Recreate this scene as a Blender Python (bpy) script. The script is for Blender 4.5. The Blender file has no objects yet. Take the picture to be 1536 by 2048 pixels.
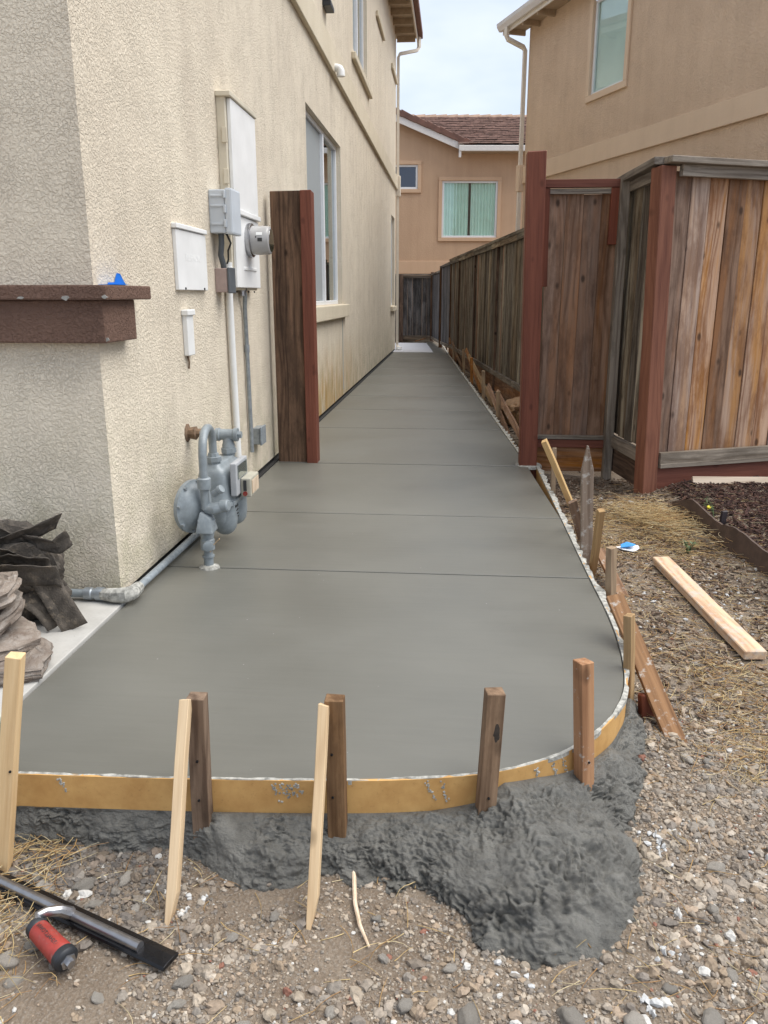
import bpy, bmesh, math, random
import numpy as np
from mathutils import Vector, Matrix, Quaternion

R = math.radians
random.seed(7); rng = np.random.default_rng(11)
scene = bpy.context.scene
COL = scene.collection

# ------------------------------------------------------------------ camera, sky, sun, exposure
cam_d = bpy.data.cameras.new('camera'); cam = bpy.data.objects.new('camera', cam_d); COL.objects.link(cam)
cam_d.sensor_fit = 'VERTICAL'; cam_d.sensor_height = 24.0; cam_d.lens = 24.0*1600/2048
cam_d.clip_start = 0.05; cam_d.clip_end = 900
cam.location = (1.434, 0.0, 1.30)
cam.rotation_euler = (R(90-15.176), 0, R(4.861))
scene.camera = cam
scene.render.resolution_x = 768; scene.render.resolution_y = 1024

SUN_DIR = Vector((0.45, 0.02, 0.89)).normalized()       # from the place towards the sun
sun_d = bpy.data.lights.new('sun', 'SUN'); sun = bpy.data.objects.new('sun', sun_d); COL.objects.link(sun)
sun_d.energy = 2.0; sun_d.angle = R(60); sun_d.color = (1.0, 0.965, 0.91)
sun.rotation_euler = SUN_DIR.to_track_quat('Z', 'Y').to_euler()
sun.location = (6, 0, 12)

world = bpy.data.worlds.new('World'); scene.world = world; world.use_nodes = True
wt = world.node_tree; wt.nodes.clear()
wo = wt.nodes.new('ShaderNodeOutputWorld'); wb = wt.nodes.new('ShaderNodeBackground')
sky = wt.nodes.new('ShaderNodeTexSky'); sky.sky_type = 'NISHITA'; sky.sun_disc = False
sky.sun_elevation = math.asin(SUN_DIR.z); sky.sun_rotation = math.atan2(SUN_DIR.x, SUN_DIR.y)
tc = wt.nodes.new('ShaderNodeTexCoord')
mp = wt.nodes.new('ShaderNodeMapping'); mp.inputs['Scale'].default_value = (1, 1, 2.6)
cl = wt.nodes.new('ShaderNodeTexNoise'); cl.inputs['Scale'].default_value = 2.1; cl.inputs['Detail'].default_value = 5; cl.inputs['Roughness'].default_value = .55
rp = wt.nodes.new('ShaderNodeValToRGB')
rp.color_ramp.elements[0].position = .36; rp.color_ramp.elements[0].color = (2.65, 3.2, 4.1, 1)
rp.color_ramp.elements[1].position = .66; rp.color_ramp.elements[1].color = (4.6, 4.8, 5.2, 1)
mx = wt.nodes.new('ShaderNodeMixRGB'); mx.inputs[0].default_value = .86
wt.links.new(tc.outputs['Generated'], mp.inputs[0]); wt.links.new(mp.outputs[0], cl.inputs['Vector'])
wt.links.new(cl.outputs[0], rp.inputs[0]); wt.links.new(sky.outputs[0], mx.inputs[1]); wt.links.new(rp.outputs[0], mx.inputs[2])
wt.links.new(mx.outputs[0], wb.inputs[0]); wb.inputs[1].default_value = 0.10
wt.links.new(wb.outputs[0], wo.inputs[0])

vs = scene.view_settings
vs.view_transform = 'Standard'; vs.look = 'None'; vs.gamma = 1; vs.use_curve_mapping = False
vs.exposure = 1.22
scene.cycles.max_bounces = 8; scene.cycles.use_denoising = True

# ------------------------------------------------------------------ helpers
def lerp(a, b, t): return a+(b-a)*t
class MB:
    def __init__(s): s.v = []; s.f = []
    def add(s, vs_, fs):
        o = len(s.v); s.v += [tuple(p) for p in vs_]; s.f += [tuple(i+o for i in f) for f in fs]; return s
    def hexa(s, p): return s.add(p, [(0,3,2,1),(4,5,6,7),(0,1,5,4),(1,2,6,5),(2,3,7,6),(3,0,4,7)])
    def box(s, x0,x1,y0,y1,z0,z1):
        return s.hexa([(x0,y0,z0),(x1,y0,z0),(x1,y1,z0),(x0,y1,z0),(x0,y0,z1),(x1,y0,z1),(x1,y1,z1),(x0,y1,z1)])
    def obox(s, o, ax, ay, az, lx, ly, lz):      # box from corner ranges along three axes
        o, ax, ay, az = map(Vector, (o, ax, ay, az)); p = []
        for z in lz:
            for (x, y) in ((lx[0],ly[0]),(lx[1],ly[0]),(lx[1],ly[1]),(lx[0],ly[1])): p.append(o+ax*x+ay*y+az*z)
        return s.hexa(p)
    def tube(s, pts, r, n=10, caps=True):
        pts = [Vector(p) for p in pts]; k = len(pts); rr = r if isinstance(r, (list, tuple)) else [r]*k
        up = None; rings = []
        for i in range(k):
            t = (pts[min(i+1, k-1)]-pts[max(i-1, 0)]).normalized()
            if up is None: up = (Vector((0,0,1)) if abs(t.z) < .9 else Vector((1,0,0)))
            x = up.cross(t).normalized(); up = t.cross(x).normalized()
            rings.append([pts[i]+(x*math.cos(a)+up*math.sin(a))*rr[i] for a in [2*math.pi*j/n for j in range(n)]])
        vv = [p for q in rings for p in q]; ff = []
        for i in range(k-1):
            for j in range(n): ff.append((i*n+j, i*n+(j+1)%n, (i+1)*n+(j+1)%n, (i+1)*n+j))
        if caps: ff.append(tuple(range(n))[::-1]); ff.append(tuple((k-1)*n+j for j in range(n)))
        return s.add(vv, ff)
    def lathe(s, o, ax, prof, n=20, ph=0):
        o = Vector(o); ax = Vector(ax).normalized(); u = ax.orthogonal().normalized(); w = ax.cross(u); vv = []; k = len(prof)
        for (t, r) in prof:
            for j in range(n):
                a = 2*math.pi*j/n+ph; vv.append(o+ax*t+(u*math.cos(a)+w*math.sin(a))*max(r, 1e-4))
        ff = [(i*n+j, i*n+(j+1)%n, (i+1)*n+(j+1)%n, (i+1)*n+j) for i in range(k-1) for j in range(n)]
        ff.append(tuple(range(n))[::-1]); ff.append(tuple((k-1)*n+j for j in range(n)))
        return s.add(vv, ff)
    def prism(s, poly, vec):
        n = len(poly); a = [Vector(p) for p in poly]; b = [p+Vector(vec) for p in a]
        return s.add(a+b, [tuple(range(n))[::-1], tuple(range(n, 2*n))]+[(i, (i+1)%n, (i+1)%n+n, i+n) for i in range(n)])
    def mesh(s, name, mat, smooth=False, bevel=0, seg=1, ang=35, jit=0):
        me = bpy.data.meshes.new(name); me.from_pydata(s.v, [], s.f)
        bm = bmesh.new(); bm.from_mesh(me); bmesh.ops.recalc_face_normals(bm, faces=bm.faces)
        if bevel:
            ed = [e for e in bm.edges if len(e.link_faces) == 2 and e.calc_face_angle(0) > R(30)]
            bmesh.ops.bevel(bm, geom=ed, offset=bevel, segments=seg, profile=.6, affect='EDGES', clamp_overlap=True)
        bm.to_mesh(me); bm.free()
        if mat: me.materials.append(mat)
        if smooth: me.shade_smooth(); me.set_sharp_from_angle(angle=R(ang))
        return me
    def build(s, name, mat, parent=None, **k):
        return link(name, s.mesh(name, mat, **k), parent)

def link(name, me, parent=None, pos=(0,0,0)):
    o = bpy.data.objects.new(name, me); COL.objects.link(o)
    if parent is not None:
        o.parent = parent; w = Vector((0,0,0)); q = parent
        while q is not None: w += Vector(q.location); q = q.parent
        o.location = Vector(pos)-w
    else: o.location = pos
    return o
def tag(o, label, cat, group=None):
    o['label'] = label; o['category'] = cat
    if group: o['group'] = group
    return o
def thing(name, label, cat, loc=(0,0,0), group=None):
    o = bpy.data.objects.new(name, None); COL.objects.link(o); o.location = loc; o.empty_display_size = .1
    return tag(o, label, cat, group)
def structure(o): o['kind'] = 'structure'; return o
def stuff(o, label=None, cat=None):
    o['kind'] = 'stuff'
    if label: o['label'] = label; o['category'] = cat
    return o
def re_origin(o):            # move a world-coordinate mesh's origin to its base
    me = o.data; c = np.empty(len(me.vertices)*3); me.vertices.foreach_get('co', c); c = c.reshape(-1, 3)
    b = Vector((c[:,0].mean(), c[:,1].mean(), c[:,2].min())); me.transform(Matrix.Translation(-b)); o.location = Vector(o.location)+b
    return o

# numpy noise
def _hash(ix, iy, iz, s=0):
    h = (ix.astype(np.int64)*374761393+iy.astype(np.int64)*668265263+iz.astype(np.int64)*2147483647+s*974634763) & 0xffffffff
    h = ((h ^ (h >> 13))*1274126177) & 0xffffffff
    h = ((h ^ (h >> 16))*2246822519) & 0xffffffff
    return ((h ^ (h >> 15)) & 0xffffff)/float(0xffffff)
def vnoise(p, s=0):
    f = np.floor(p); t = p-f; t = t*t*t*(t*(t*6-15)+10); f = f.astype(np.int64); r = 0
    for dx in (0,1):
        for dy in (0,1):
            for dz in (0,1):
                w = (t[:,0] if dx else 1-t[:,0])*(t[:,1] if dy else 1-t[:,1])*(t[:,2] if dz else 1-t[:,2])
                r = r+w*_hash(f[:,0]+dx, f[:,1]+dy, f[:,2]+dz, s)
    return r*2-1
def fbm(p, o=4, s=0):
    a = 1.0; r = 0; 
    for i in range(o): r = r+a*vnoise(p, s+i); p = p*2.03; a *= .5
    return r
def worley(p, s=0):
    f = np.floor(p).astype(np.int64); best = np.full(len(p), 9.0)
    for dx in (-1,0,1):
        for dy in (-1,0,1):
            for dz in (-1,0,1):
                c = f+np.array([dx,dy,dz])
                q = np.stack([c[:,k]+_hash(c[:,0],c[:,1],c[:,2],s+k) for k in range(3)], 1)
                best = np.minimum(best, ((q-p)**2).sum(1))
    return np.sqrt(best)
def mesh_np(name, V, F, mat, colr=None, smooth=False):
    me = bpy.data.meshes.new(name); V = np.asarray(V, np.float32); F = np.asarray(F, np.int32); k = F.shape[1]
    me.vertices.add(len(V)); me.vertices.foreach_set('co', V.ravel())
    me.loops.add(F.size); me.loops.foreach_set('vertex_index', F.ravel())
    me.polygons.add(len(F)); me.polygons.foreach_set('loop_start', np.arange(0, F.size, k, dtype=np.int32))
    me.update(calc_edges=True)
    if colr is not None:
        a = me.color_attributes.new('tint', 'FLOAT_COLOR', 'POINT')
        c = np.ones((len(V), 4), np.float32); c[:,:3] = colr; a.data.foreach_set('color', c.ravel())
    me.polygons.foreach_set('use_smooth', np.full(len(F), smooth))
    if mat: me.materials.append(mat)
    me.validate(); return me

# ------------------------------------------------------------------ materials
class NT:
    def __init__(s, name):
        s.m = bpy.data.materials.new(name); s.m.use_nodes = True; s.t = s.m.node_tree; s.t.nodes.clear()
        s.out = s.t.nodes.new('ShaderNodeOutputMaterial'); s.b = s.t.nodes.new('ShaderNodeBsdfPrincipled')
        s.t.links.new(s.b.outputs[0], s.out.inputs[0])
    def n(s, typ, **k):
        d = s.t.nodes.new('ShaderNode'+typ)
        for a, v in k.items():
            if a[0] == '_': setattr(d, a[1:], v)
            else: s.set(d.inputs[a.replace('__', ' ')], v)
        return d
    def set(s, inp, v):
        if isinstance(v, bpy.types.NodeSocket): s.t.links.new(v, inp)
        elif isinstance(v, bpy.types.Node): s.t.links.new(v.outputs[0], inp)
        else:
            if inp.type == 'RGBA' and len(v) == 3: v = (*v, 1)
            inp.default_value = v
    def math(s, op, a, b=None, clamp=False):
        d = s.t.nodes.new('ShaderNodeMath'); d.operation = op; d.use_clamp = clamp; s.set(d.inputs[0], a)
        if b is not None: s.set(d.inputs[1], b)
        return d.outputs[0]
    def coord(s, kind='Object'): return s.n('TexCoord').outputs[kind]
    def map(s, vec, scale=(1,1,1), loc=(0,0,0), rot=(0,0,0)):
        d = s.t.nodes.new('ShaderNodeMapping'); s.set(d.inputs['Vector'], vec); s.set(d.inputs['Location'], loc); s.set(d.inputs['Scale'], scale); d.inputs['Rotation'].default_value = rot
        return d.outputs[0]
    def noise(s, vec, scale, detail=3, rough=.5, dist=0):
        d = s.n('TexNoise', Scale=scale, Detail=detail, Roughness=rough, Distortion=dist); s.set(d.inputs['Vector'], vec); return d.outputs[0]
    def ramp(s, f, stops):
        d = s.t.nodes.new('ShaderNodeValToRGB'); s.set(d.inputs[0], f); e = d.color_ramp.elements
        while len(e) < len(stops): e.new(.5)
        for i, (p, c) in enumerate(stops):
            e[i].position = p; e[i].color = (c, c, c, 1) if isinstance(c, (int, float)) else (*c, 1)
        return d.outputs[0]
    def mix(s, f, a, b, mode='MIX'):
        d = s.t.nodes.new('ShaderNodeMixRGB'); d.blend_type = mode
        for i, v in enumerate((f, a, b)): s.set(d.inputs[i], v)
        return d.outputs[0]
    def bump(s, h, strength, dist, norm=None):
        d = s.t.nodes.new('ShaderNodeBump'); s.set(d.inputs['Height'], h); s.set(d.inputs['Strength'], strength); s.set(d.inputs['Distance'], dist)
        if norm is not None: s.set(d.inputs['Normal'], norm)
        return d.outputs[0]
    def fin(s, col=None, rough=None, norm=None, **k):
        if col is not None: s.set(s.b.inputs['Base Color'], col)
        if rough is not None: s.set(s.b.inputs['Roughness'], rough)
        if norm is not None: s.set(s.b.inputs['Normal'], norm)
        for a, v in k.items(): s.set(s.b.inputs[a.replace('__', ' ')], v)
        return s.m
M = {}
def sc(c, k): return tuple(min(1, x*k) for x in c)

def stucco(name, c, c2, size=100, depth=.003, stain=False, strength=1.0):
    t = NT(name); co = t.coord()
    a = t.noise(co, size, 3, .55, .7); a = t.ramp(a, [(.42, 0.0), (.57, 1.0)])
    a2 = t.ramp(t.noise(co, size*.5, 4, .6, .9), [(.40, 0.0), (.60, 1.0)]); ms = t.ramp(t.noise(co, size*.055, 3, .6), [(.38, 0.0), (.62, 1.0)])
    a = t.mix(ms, a, t.math('ADD', t.math('MULTIPLY', a2, .6), t.math('MULTIPLY', a, .4)))
    b = t.noise(co, size*3.2, 2, .5)
    h = t.math('ADD', a, t.math('MULTIPLY', b, .35))
    big = t.noise(co, .9, 3, .6); st = t.noise(t.map(co, (3.2, 3.2, .22)), 1.6, 4, .65)
    f = t.ramp(t.math('ADD', t.math('MULTIPLY', big, .5), t.math('MULTIPLY', st, .5)), [(.36, 0.0), (.66, 1.0)])
    col = t.mix(f, c, c2)
    sp = t.noise(co, 160, 2, .6); col = t.mix(t.ramp(sp, [(.60, 0.0), (.75, .2)]), col, sc(c, .66))
    if stain:
        xyz = t.n('SeparateXYZ'); t.set(xyz.inputs[0], co)
        zz = t.ramp(t.math('ADD', xyz.outputs[2], t.math('MULTIPLY', t.noise(t.map(co, (1, 2.5, .2)), 1.5, 3), -.45)), [(0.0, 1.0), (.55, 0.0)])
        yr = t.n('MapRange', From__Min=6.6, From__Max=7.6); t.set(yr.inputs[0], xyz.outputs[1]); 
        yr2 = t.n('MapRange', From__Min=13.5, From__Max=9.5); t.set(yr2.inputs[0], xyz.outputs[1])
        nn = t.ramp(t.noise(t.map(co, (1, 1.3, .7)), 2.2, 4, .6), [(.30, 0.0), (.52, 1.0)])
        k = t.math('MULTIPLY', t.math('MULTIPLY', t.math('MULTIPLY', zz, yr), yr2), nn)
        col = t.mix(t.math('MULTIPLY', t.math('MULTIPLY', k, t.ramp(st, [(.36, .45), (.58, 1.0)])), .95), col, (.46, .26, .06))
        gz = t.n('MapRange', From__Min=.9, From__Max=.0); t.set(gz.inputs[0], xyz.outputs[2])
        g2 = t.math('MULTIPLY', gz, t.ramp(t.noise(co, 5, 4, .65), [(.40, 0.0), (.70, .62)]))
        col = t.mix(g2, col, (.36, .34, .2))
    return t.fin(col, .92, t.bump(h, strength, depth), Specular__IOR__Level=.25)
M['cream'] = stucco('cream_stucco', (.80, .71, .565), (.665, .58, .46), 80, .0046, True)
M['cream_trim'] = stucco('cream_trim_stucco', (.70, .62, .48), (.62, .54, .40), 110, .002)
M['brown_trim'] = stucco('brown_trim_stucco', (.185, .112, .083), (.15, .090, .067), 80, .005)
M['tan'] = stucco('tan_stucco', (.74, .565, .41), (.65, .485, .345), 38, .007)
M['tan_trim'] = stucco('tan_trim_stucco', (.76, .59, .43), (.70, .54, .39), 60, .002)
M['ochre'] = stucco('ochre_stucco', (.58, .395, .26), (.50, .335, .22), 30, .004, strength=.6)
M['ochre_trim'] = stucco('ochre_trim_stucco', (.64, .44, .29), (.58, .39, .255), 40, .002, strength=.5)

def plain(name, c, rough=.5, metal=0, var=.12, scale=14, bump=0, spec=.5, dirt=None):
    t = NT(name); co = t.coord(); n = t.noise(co, scale, 4, .6)
    col = t.mix(t.ramp(n, [(.35, 0.0), (.65, 1.0)]), sc(c, 1-var), sc(c, 1+var*.5))
    if dirt: col = t.mix(t.ramp(t.noise(co, scale*1.7, 5, .7), [(.55, 0.0), (.72, .7)]), col, dirt)
    nm = t.bump(t.noise(co, scale*9, 3), .5, bump) if bump else None
    return t.fin(col, t.math('ADD', t.math('MULTIPLY', n, .2), rough-.1), nm, Metallic=metal, Specular__IOR__Level=spec)
M['white_paint'] = plain('white_painted_steel', (.80, .80, .785), .45, var=.06, scale=5)
M['beige_paint'] = plain('beige_painted_steel', (.62, .56, .44), .5, var=.08, scale=6)
M['grey_plastic'] = plain('pale_grey_plastic', (.52, .56, .60), .45, var=.05, scale=6)
M['white_plastic'] = plain('white_plastic', (.78, .78, .76), .4, var=.05)
M['pinkish_box'] = plain('faded_pinkish_box', (.36, .27, .24), .6, var=.12, scale=20)
M['gas_grey'] = plain('blue_grey_enamel', (.235, .265, .28), .38, var=.16, scale=22, dirt=(.30,.33,.34), bump=.0006)
M['galv'] = plain('galvanised_steel', (.34, .37, .39), .42, .55, .18, 30)
M['conduit_grey'] = plain('grey_conduit', (.24, .27, .29), .5, 0, .25, 40, dirt=(.40,.40,.38))
M['rust'] = plain('rusty_pipe', (.20, .13, .08), .85, 0, .35, 60, bump=.001)
M['black_metal'] = plain('black_steel', (.018, .018, .02), .28, .6, .2, 30)
M['bright_metal'] = plain('bright_steel', (.42, .42, .43), .3, .95, .12, 30)
M['black_plastic'] = plain('black_rubber', (.02, .022, .026), .5, 0, .2)
M['red_rubber'] = plain('red_rubber', (.30, .035, .025), .5, 0, .2, 30, dirt=(.22,.10,.08))
M['print_black'] = plain('dark_print', (.03, .03, .03), .6)
M['dark_grey_tube'] = plain('dark_grey_flex', (.09, .10, .11), .55)
M['meter_glass'] = plain('smoky_meter_plastic', (.40, .39, .38), .18, 0, .08, 8)
M['blue_tape'] = plain('blue_tape', (.01, .17, .62), .5)
M['white_paper'] = plain('white_paper', (.75, .76, .77), .8)
M['blue_paper'] = plain('blue_paper', (.05, .28, .66), .7)
M['kraft'] = plain('brown_kraft_paper', (.36, .22, .12), .85, 0, .2, 8)
M['dark_gap'] = plain('dark_felt', (.022, .021, .02), .95)
M['vinyl'] = plain('white_vinyl', (.80, .81, .82), .35, var=.03)
M['gutter'] = plain('cream_gutter', (.76, .69, .58), .45, var=.05)
M['fascia_white'] = plain('white_fascia', (.72, .68, .64), .55, var=.05)
M['eave_wood'] = plain('painted_eave_wood', (.42, .32, .22), .7)
M['interior'] = plain('dim_room_wall', (.10, .10, .10), .9)
M['screen'] = plain('grey_insect_screen', (.30, .32, .325), .75, var=.03)
M['curtain'] = plain('pale_teal_curtain', (.66, .84, .78), .85, var=.06, scale=3)
M['reflection_sheet'] = plain('pale_sky_reflection', (.70,.80,.80), .8, var=.05, scale=2)  # pale tone painted as sky reflected in the tan house window
M['roof_tile'] = plain('brown_roof_tile', (.33, .215, .175), .85, 0, .35, 6, bump=.002)
M['ridge_tile'] = plain('tan_ridge_tile', (.36, .24, .17), .85, 0, .3, 5)
M['rake_tile'] = plain('dark_brown_rake_tile', (.17, .085, .062), .8, 0, .3, 5)
M['crust'] = plain('dried_cement_crust', (.40, .39, .35), .95, 0, .5, 45, bump=.003)
M['chip'] = plain('bare_grey_stucco', (.33,.32,.29), .95, 0, .3, 60)
M['scorch'] = plain('charred_wood', (.045,.034,.026), .9, 0, .5, 60)
M['plaster'] = plain('white_plaster_bits', (.72, .75, .78), .95, 0, .2, 40, bump=.003)
M['leaf'] = plain('weed_leaf', (.085, .13, .045), .6, 0, .3)
M['yellow'] = plain('yellow_petal', (.75, .62, .04), .6)
M['felt'] = plain('weed_fabric', (.10, .084, .068), .92, 0, .5, 16, bump=.007, dirt=(.27, .215, .155))
M['edging'] = plain('brown_bender_board', (.085, .055, .042), .75, 0, .3, 18, bump=.001)
M['black_edge_stake'] = plain('black_plastic_stake', (.03, .022, .024), .5)

def glass(name, tint, refl, rough=.01):
    t = NT(name); t.t.nodes.remove(t.b)
    tr = t.n('BsdfTransparent', Color=(*tint, 1)); gl = t.n('BsdfGlossy', Color=(.95,.98,1,1), Roughness=rough)
    lw = t.n('LayerWeight', Blend=.5); f = t.math('ADD', t.math('MULTIPLY', t.math('POWER', lw.outputs['Facing'], 5.0), .8), refl*.6+.03, True)
    mxs = t.n('MixShader'); t.t.links.new(f, mxs.inputs[0]); t.t.links.new(tr.outputs[0], mxs.inputs[1]); t.t.links.new(gl.outputs[0], mxs.inputs[2])
    t.t.links.new(mxs.outputs[0], t.out.inputs[0]); return t.m
M['glass'] = glass('window_glass', (.93, .97, .95), .05)
M['glass_refl'] = glass('coated_window_glass', (.40, .50, .46), .42)
M['glass_sky'] = glass('bright_window_glass', (.90, .95, .93), .30)
M['glass_blue'] = glass('blue_window_glass', (.30, .33, .52), .10)

def wood(name, dark, light, hi=None, rough=.8, knots=.5, grain=1.0, var=.25, stain=None, stain_amt=.5, crust=0, sat=.25):
    t = NT(name); co = t.coord(); oi = t.n('ObjectInfo'); rn = oi.outputs['Random']
    off = t.n('CombineXYZ'); 
    for i, k in enumerate((41.0, 17.0, 29.0)): t.set(off.inputs[i], t.math('MULTIPLY', rn, k))
    va = t.n('VectorMath'); va.operation = 'ADD'; t.set(va.inputs[0], co); t.set(va.inputs[1], off.outputs[0]); p = va.outputs[0]
    fib = t.noise(t.map(p, (1, 1, .03)), 120, 5, .7)
    band = t.noise(t.map(p, (1, 1, .045)), 11, 4, .6, .3)
    wob = t.noise(t.map(p, (1, 1, .16)), 5.0, 2, .5)
    sx = t.n('SeparateXYZ'); t.set(sx.inputs[0], p)
    ph = t.math('ADD', t.math('ADD', t.math('MULTIPLY', sx.outputs[0], 120.0), t.math('MULTIPLY', sx.outputs[1], 90.0)), t.math('MULTIPLY', wob, 46.0))
    wv = t.math('POWER', t.math('ADD', t.math('MULTIPLY', t.math('SINE', ph), .5), .5), 2.0)
    g = t.math('ADD', t.math('ADD', t.math('MULTIPLY', fib, .38), t.math('MULTIPLY', band, .52)), t.math('MULTIPLY', t.math('SUBTRACT', .45, wv), .11*grain))
    col = t.mix(t.ramp(g, [(.34, 0.0), (.58, 1.0)]), dark, light)
    if hi: col = t.mix(t.ramp(t.noise(t.map(p, (1, 1, .07)), 10, 5, .65), [(.46, 0.0), (.62, .85)]), col, hi)
    if stain: col = t.mix(t.math('MULTIPLY', t.ramp(t.noise(t.map(p, (1, 1, .30)), 6.5, 6, .72), [(.46, 0.0), (.60, 1.0)]), stain_amt), col, stain)
    vor = t.n('TexVoronoi', Scale=7.5); t.set(vor.inputs['Vector'], t.map(p, (1.0, .25, .55)))
    kn = t.ramp(vor.outputs['Distance'], [(.07, knots), (.15, 0.0)])
    col = t.mix(kn, col, sc(dark, .35))
    hsv = t.n('HueSaturation', Saturation=1.0); t.set(hsv.inputs['Color'], col)
    t.set(hsv.inputs['Value'], t.math('ADD', t.math('MULTIPLY', t.math('FRACT', t.math('MULTIPLY', rn, 7.31)), 2*var), 1-var))
    t.set(hsv.inputs['Saturation'], t.math('ADD', t.math('MULTIPLY', t.math('FRACT', t.math('MULTIPLY', rn, 3.77)), 2*sat), 1-sat))
    c = hsv.outputs[0]
    if crust: c = t.mix(t.ramp(t.noise(co, 26, 6, .7), [(.60-crust*.1, 0.0), (.68, .85)]), c, (.48, .46, .42))
    return t.fin(c, rough, t.bump(t.math('SUBTRACT', fib, t.math('MULTIPLY', wv, .3)), .8, .0016), Specular__IOR__Level=.25)
M['cedar'] = wood('weathered_cedar', (.22, .13, .088), (.52, .375, .285), (.46, .25, .115), knots=.95, stain=(.18,.085,.045), stain_amt=.6, var=.2)
M['cedar_dark'] = wood('brown_cedar', (.155, .088, .056), (.37, .235, .16), (.33, .155, .07), knots=.8, stain=(.085,.04,.022), var=.25)
M['fence_old'] = wood('old_grey_fence_wood', (.060, .044, .032), (.215, .17, .125), (.37, .33, .26), knots=.6, stain=(.036,.025,.016), stain_amt=.6, var=.4)
M['fence_far'] = wood('far_grey_fence_wood', (.045, .042, .042), (.13, .12, .118), (.20, .19, .19), knots=.3, stain=(.028,.026,.026), stain_amt=.7, var=.4)
M['fence_orange'] = wood('orange_brown_fence_batten', (.10, .048, .018), (.20, .10, .04), knots=.3, var=.2)
M['grey_wood'] = wood('grey_weathered_rail', (.125, .10, .078), (.30, .26, .215), knots=.4, var=.15, stain=(.07,.055,.042), stain_amt=.5)
M['red_wood'] = wood('red_stained_wood', (.115, .035, .021), (.215, .070, .041), rough=.6, knots=.45, grain=.35, var=.10, sat=.06)
M['red_orange_wood'] = wood('worn_red_stained_wood', (.135, .046, .027), (.27, .105, .058), rough=.65, knots=.5, grain=.6, var=.08, sat=.05)
M['post_brown'] = wood('dark_brown_post_wood', (.06, .033, .020), (.19, .108, .063), knots=.9, var=.1, stain=(.038,.022,.014), stain_amt=.6)
M['pine'] = wood('fresh_pine', (.52, .34, .17), (.72, .53, .30), rough=.6, knots=.8, var=.1, grain=.6)
M['stake_brown'] = wood('weathered_brown_stake', (.115, .070, .043), (.29, .195, .125), knots=.7, var=.12, stain=(.06,.036,.022))
M['stake_orange'] = wood('orange_brown_stake', (.20, .095, .045), (.40, .215, .11), knots=.6, var=.1, crust=.15)
M['stake_tan'] = wood('tan_stake', (.24, .16, .095), (.42, .30, .18), knots=.6, var=.15)
M['plank_brown'] = wood('muddy_brown_plank', (.14, .075, .04), (.29, .17, .095), knots=.5, var=.1, crust=.35)
M['lumber'] = wood('cement_smeared_lumber', (.42, .22, .09), (.66, .44, .22), knots=.4, var=.1, crust=1.25)
M['picket'] = wood('cement_smeared_picket', (.13, .085, .055), (.27, .20, .145), knots=.4, var=.1, crust=.75)
M['lath'] = wood('pale_lath', (.40, .30, .20), (.60, .48, .36), knots=.3)

def m_hard():
    t = NT('tan_hardboard'); co = t.coord(); n = t.noise(co, 9, 5, .65); s = t.noise(t.map(co, (1,1,1)), 70, 4, .7)
    col = t.mix(t.ramp(n, [(.35,0.0),(.66,1.0)]), (.48,.265,.09), (.62,.375,.14)); col = t.mix(t.ramp(s, [(.60,0.0),(.72,.45)]), col, (.27,.14,.05))
    return t.fin(col, .55, t.bump(s, .3, .0006), Specular__IOR__Level=.35)
M['hardboard'] = m_hard()
def m_slab():
    t = NT('fresh_troweled_concrete'); co = t.coord(); big = t.noise(t.map(co, (.7, .9, 1)), 1.3, 3, .55)
    arc = t.noise(t.map(co, (.55, 5.5, 1)), 7, 4, .6, .5); fine = t.noise(t.map(co, (1.2, 26, 1)), 9, 3, .6, .3)
    f = t.math('ADD', t.math('MULTIPLY', big, .8), t.math('MULTIPLY', arc, .2))
    col = t.mix(t.ramp(f, [(.36,0.0),(.64,1.0)]), (.121,.118,.101), (.150,.146,.126))
    vor = t.n('TexVoronoi', Scale=9.0); t.set(vor.inputs['Vector'], co)
    col = t.mix(t.ramp(vor.outputs['Distance'], [(.018,.7),(.03,0.0)]), col, (.42,.42,.40))
    rough = t.math('ADD', t.math('MULTIPLY', big, .36), .22)
    nm = t.bump(arc, .3, .0022); nm = t.bump(fine, .2, .0004, nm)
    return t.fin(col, rough, nm, Specular__IOR__Level=.5)
M['slab'] = m_slab()
def m_old():
    t = NT('old_dry_concrete'); co = t.coord(); n = t.noise(co, 5, 6, .7); s = t.noise(co, 45, 5, .7)
    col = t.mix(t.ramp(n, [(.3,0.0),(.7,1.0)]), (.36,.345,.315), (.50,.485,.45)); col = t.mix(t.ramp(s, [(.63,0.0),(.72,.6)]), col, (.16,.15,.14))
    return t.fin(col, .9, t.bump(s, .5, .002))
M['old_slab'] = m_old()
def m_far_pad():
    t = NT('pale_dry_concrete'); co = t.coord(); n = t.noise(co, 4, 5, .6)
    return t.fin(t.mix(n, (.42,.42,.44), (.52,.52,.55)), .9)
M['pale_pad'] = m_far_pad()
def m_spill():
    t = NT('wet_lumpy_concrete'); co = t.coord(); n = t.noise(co, 16, 5, .7); s = t.noise(co, 170, 4, .7)
    col = t.mix(t.ramp(n, [(.34,0.0),(.68,1.0)]), (.104,.100,.088), (.195,.189,.168)); col = t.mix(t.ramp(s, [(.58,0.0),(.76,.5)]), col, (.22,.215,.20))
    return t.fin(col, t.math('ADD', t.math('MULTIPLY', n, .3), .32), t.bump(t.math('ADD', s, t.noise(co, 320, 3, .7)), 1.0, .0045), Specular__IOR__Level=.45)
M['spill'] = m_spill()
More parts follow.
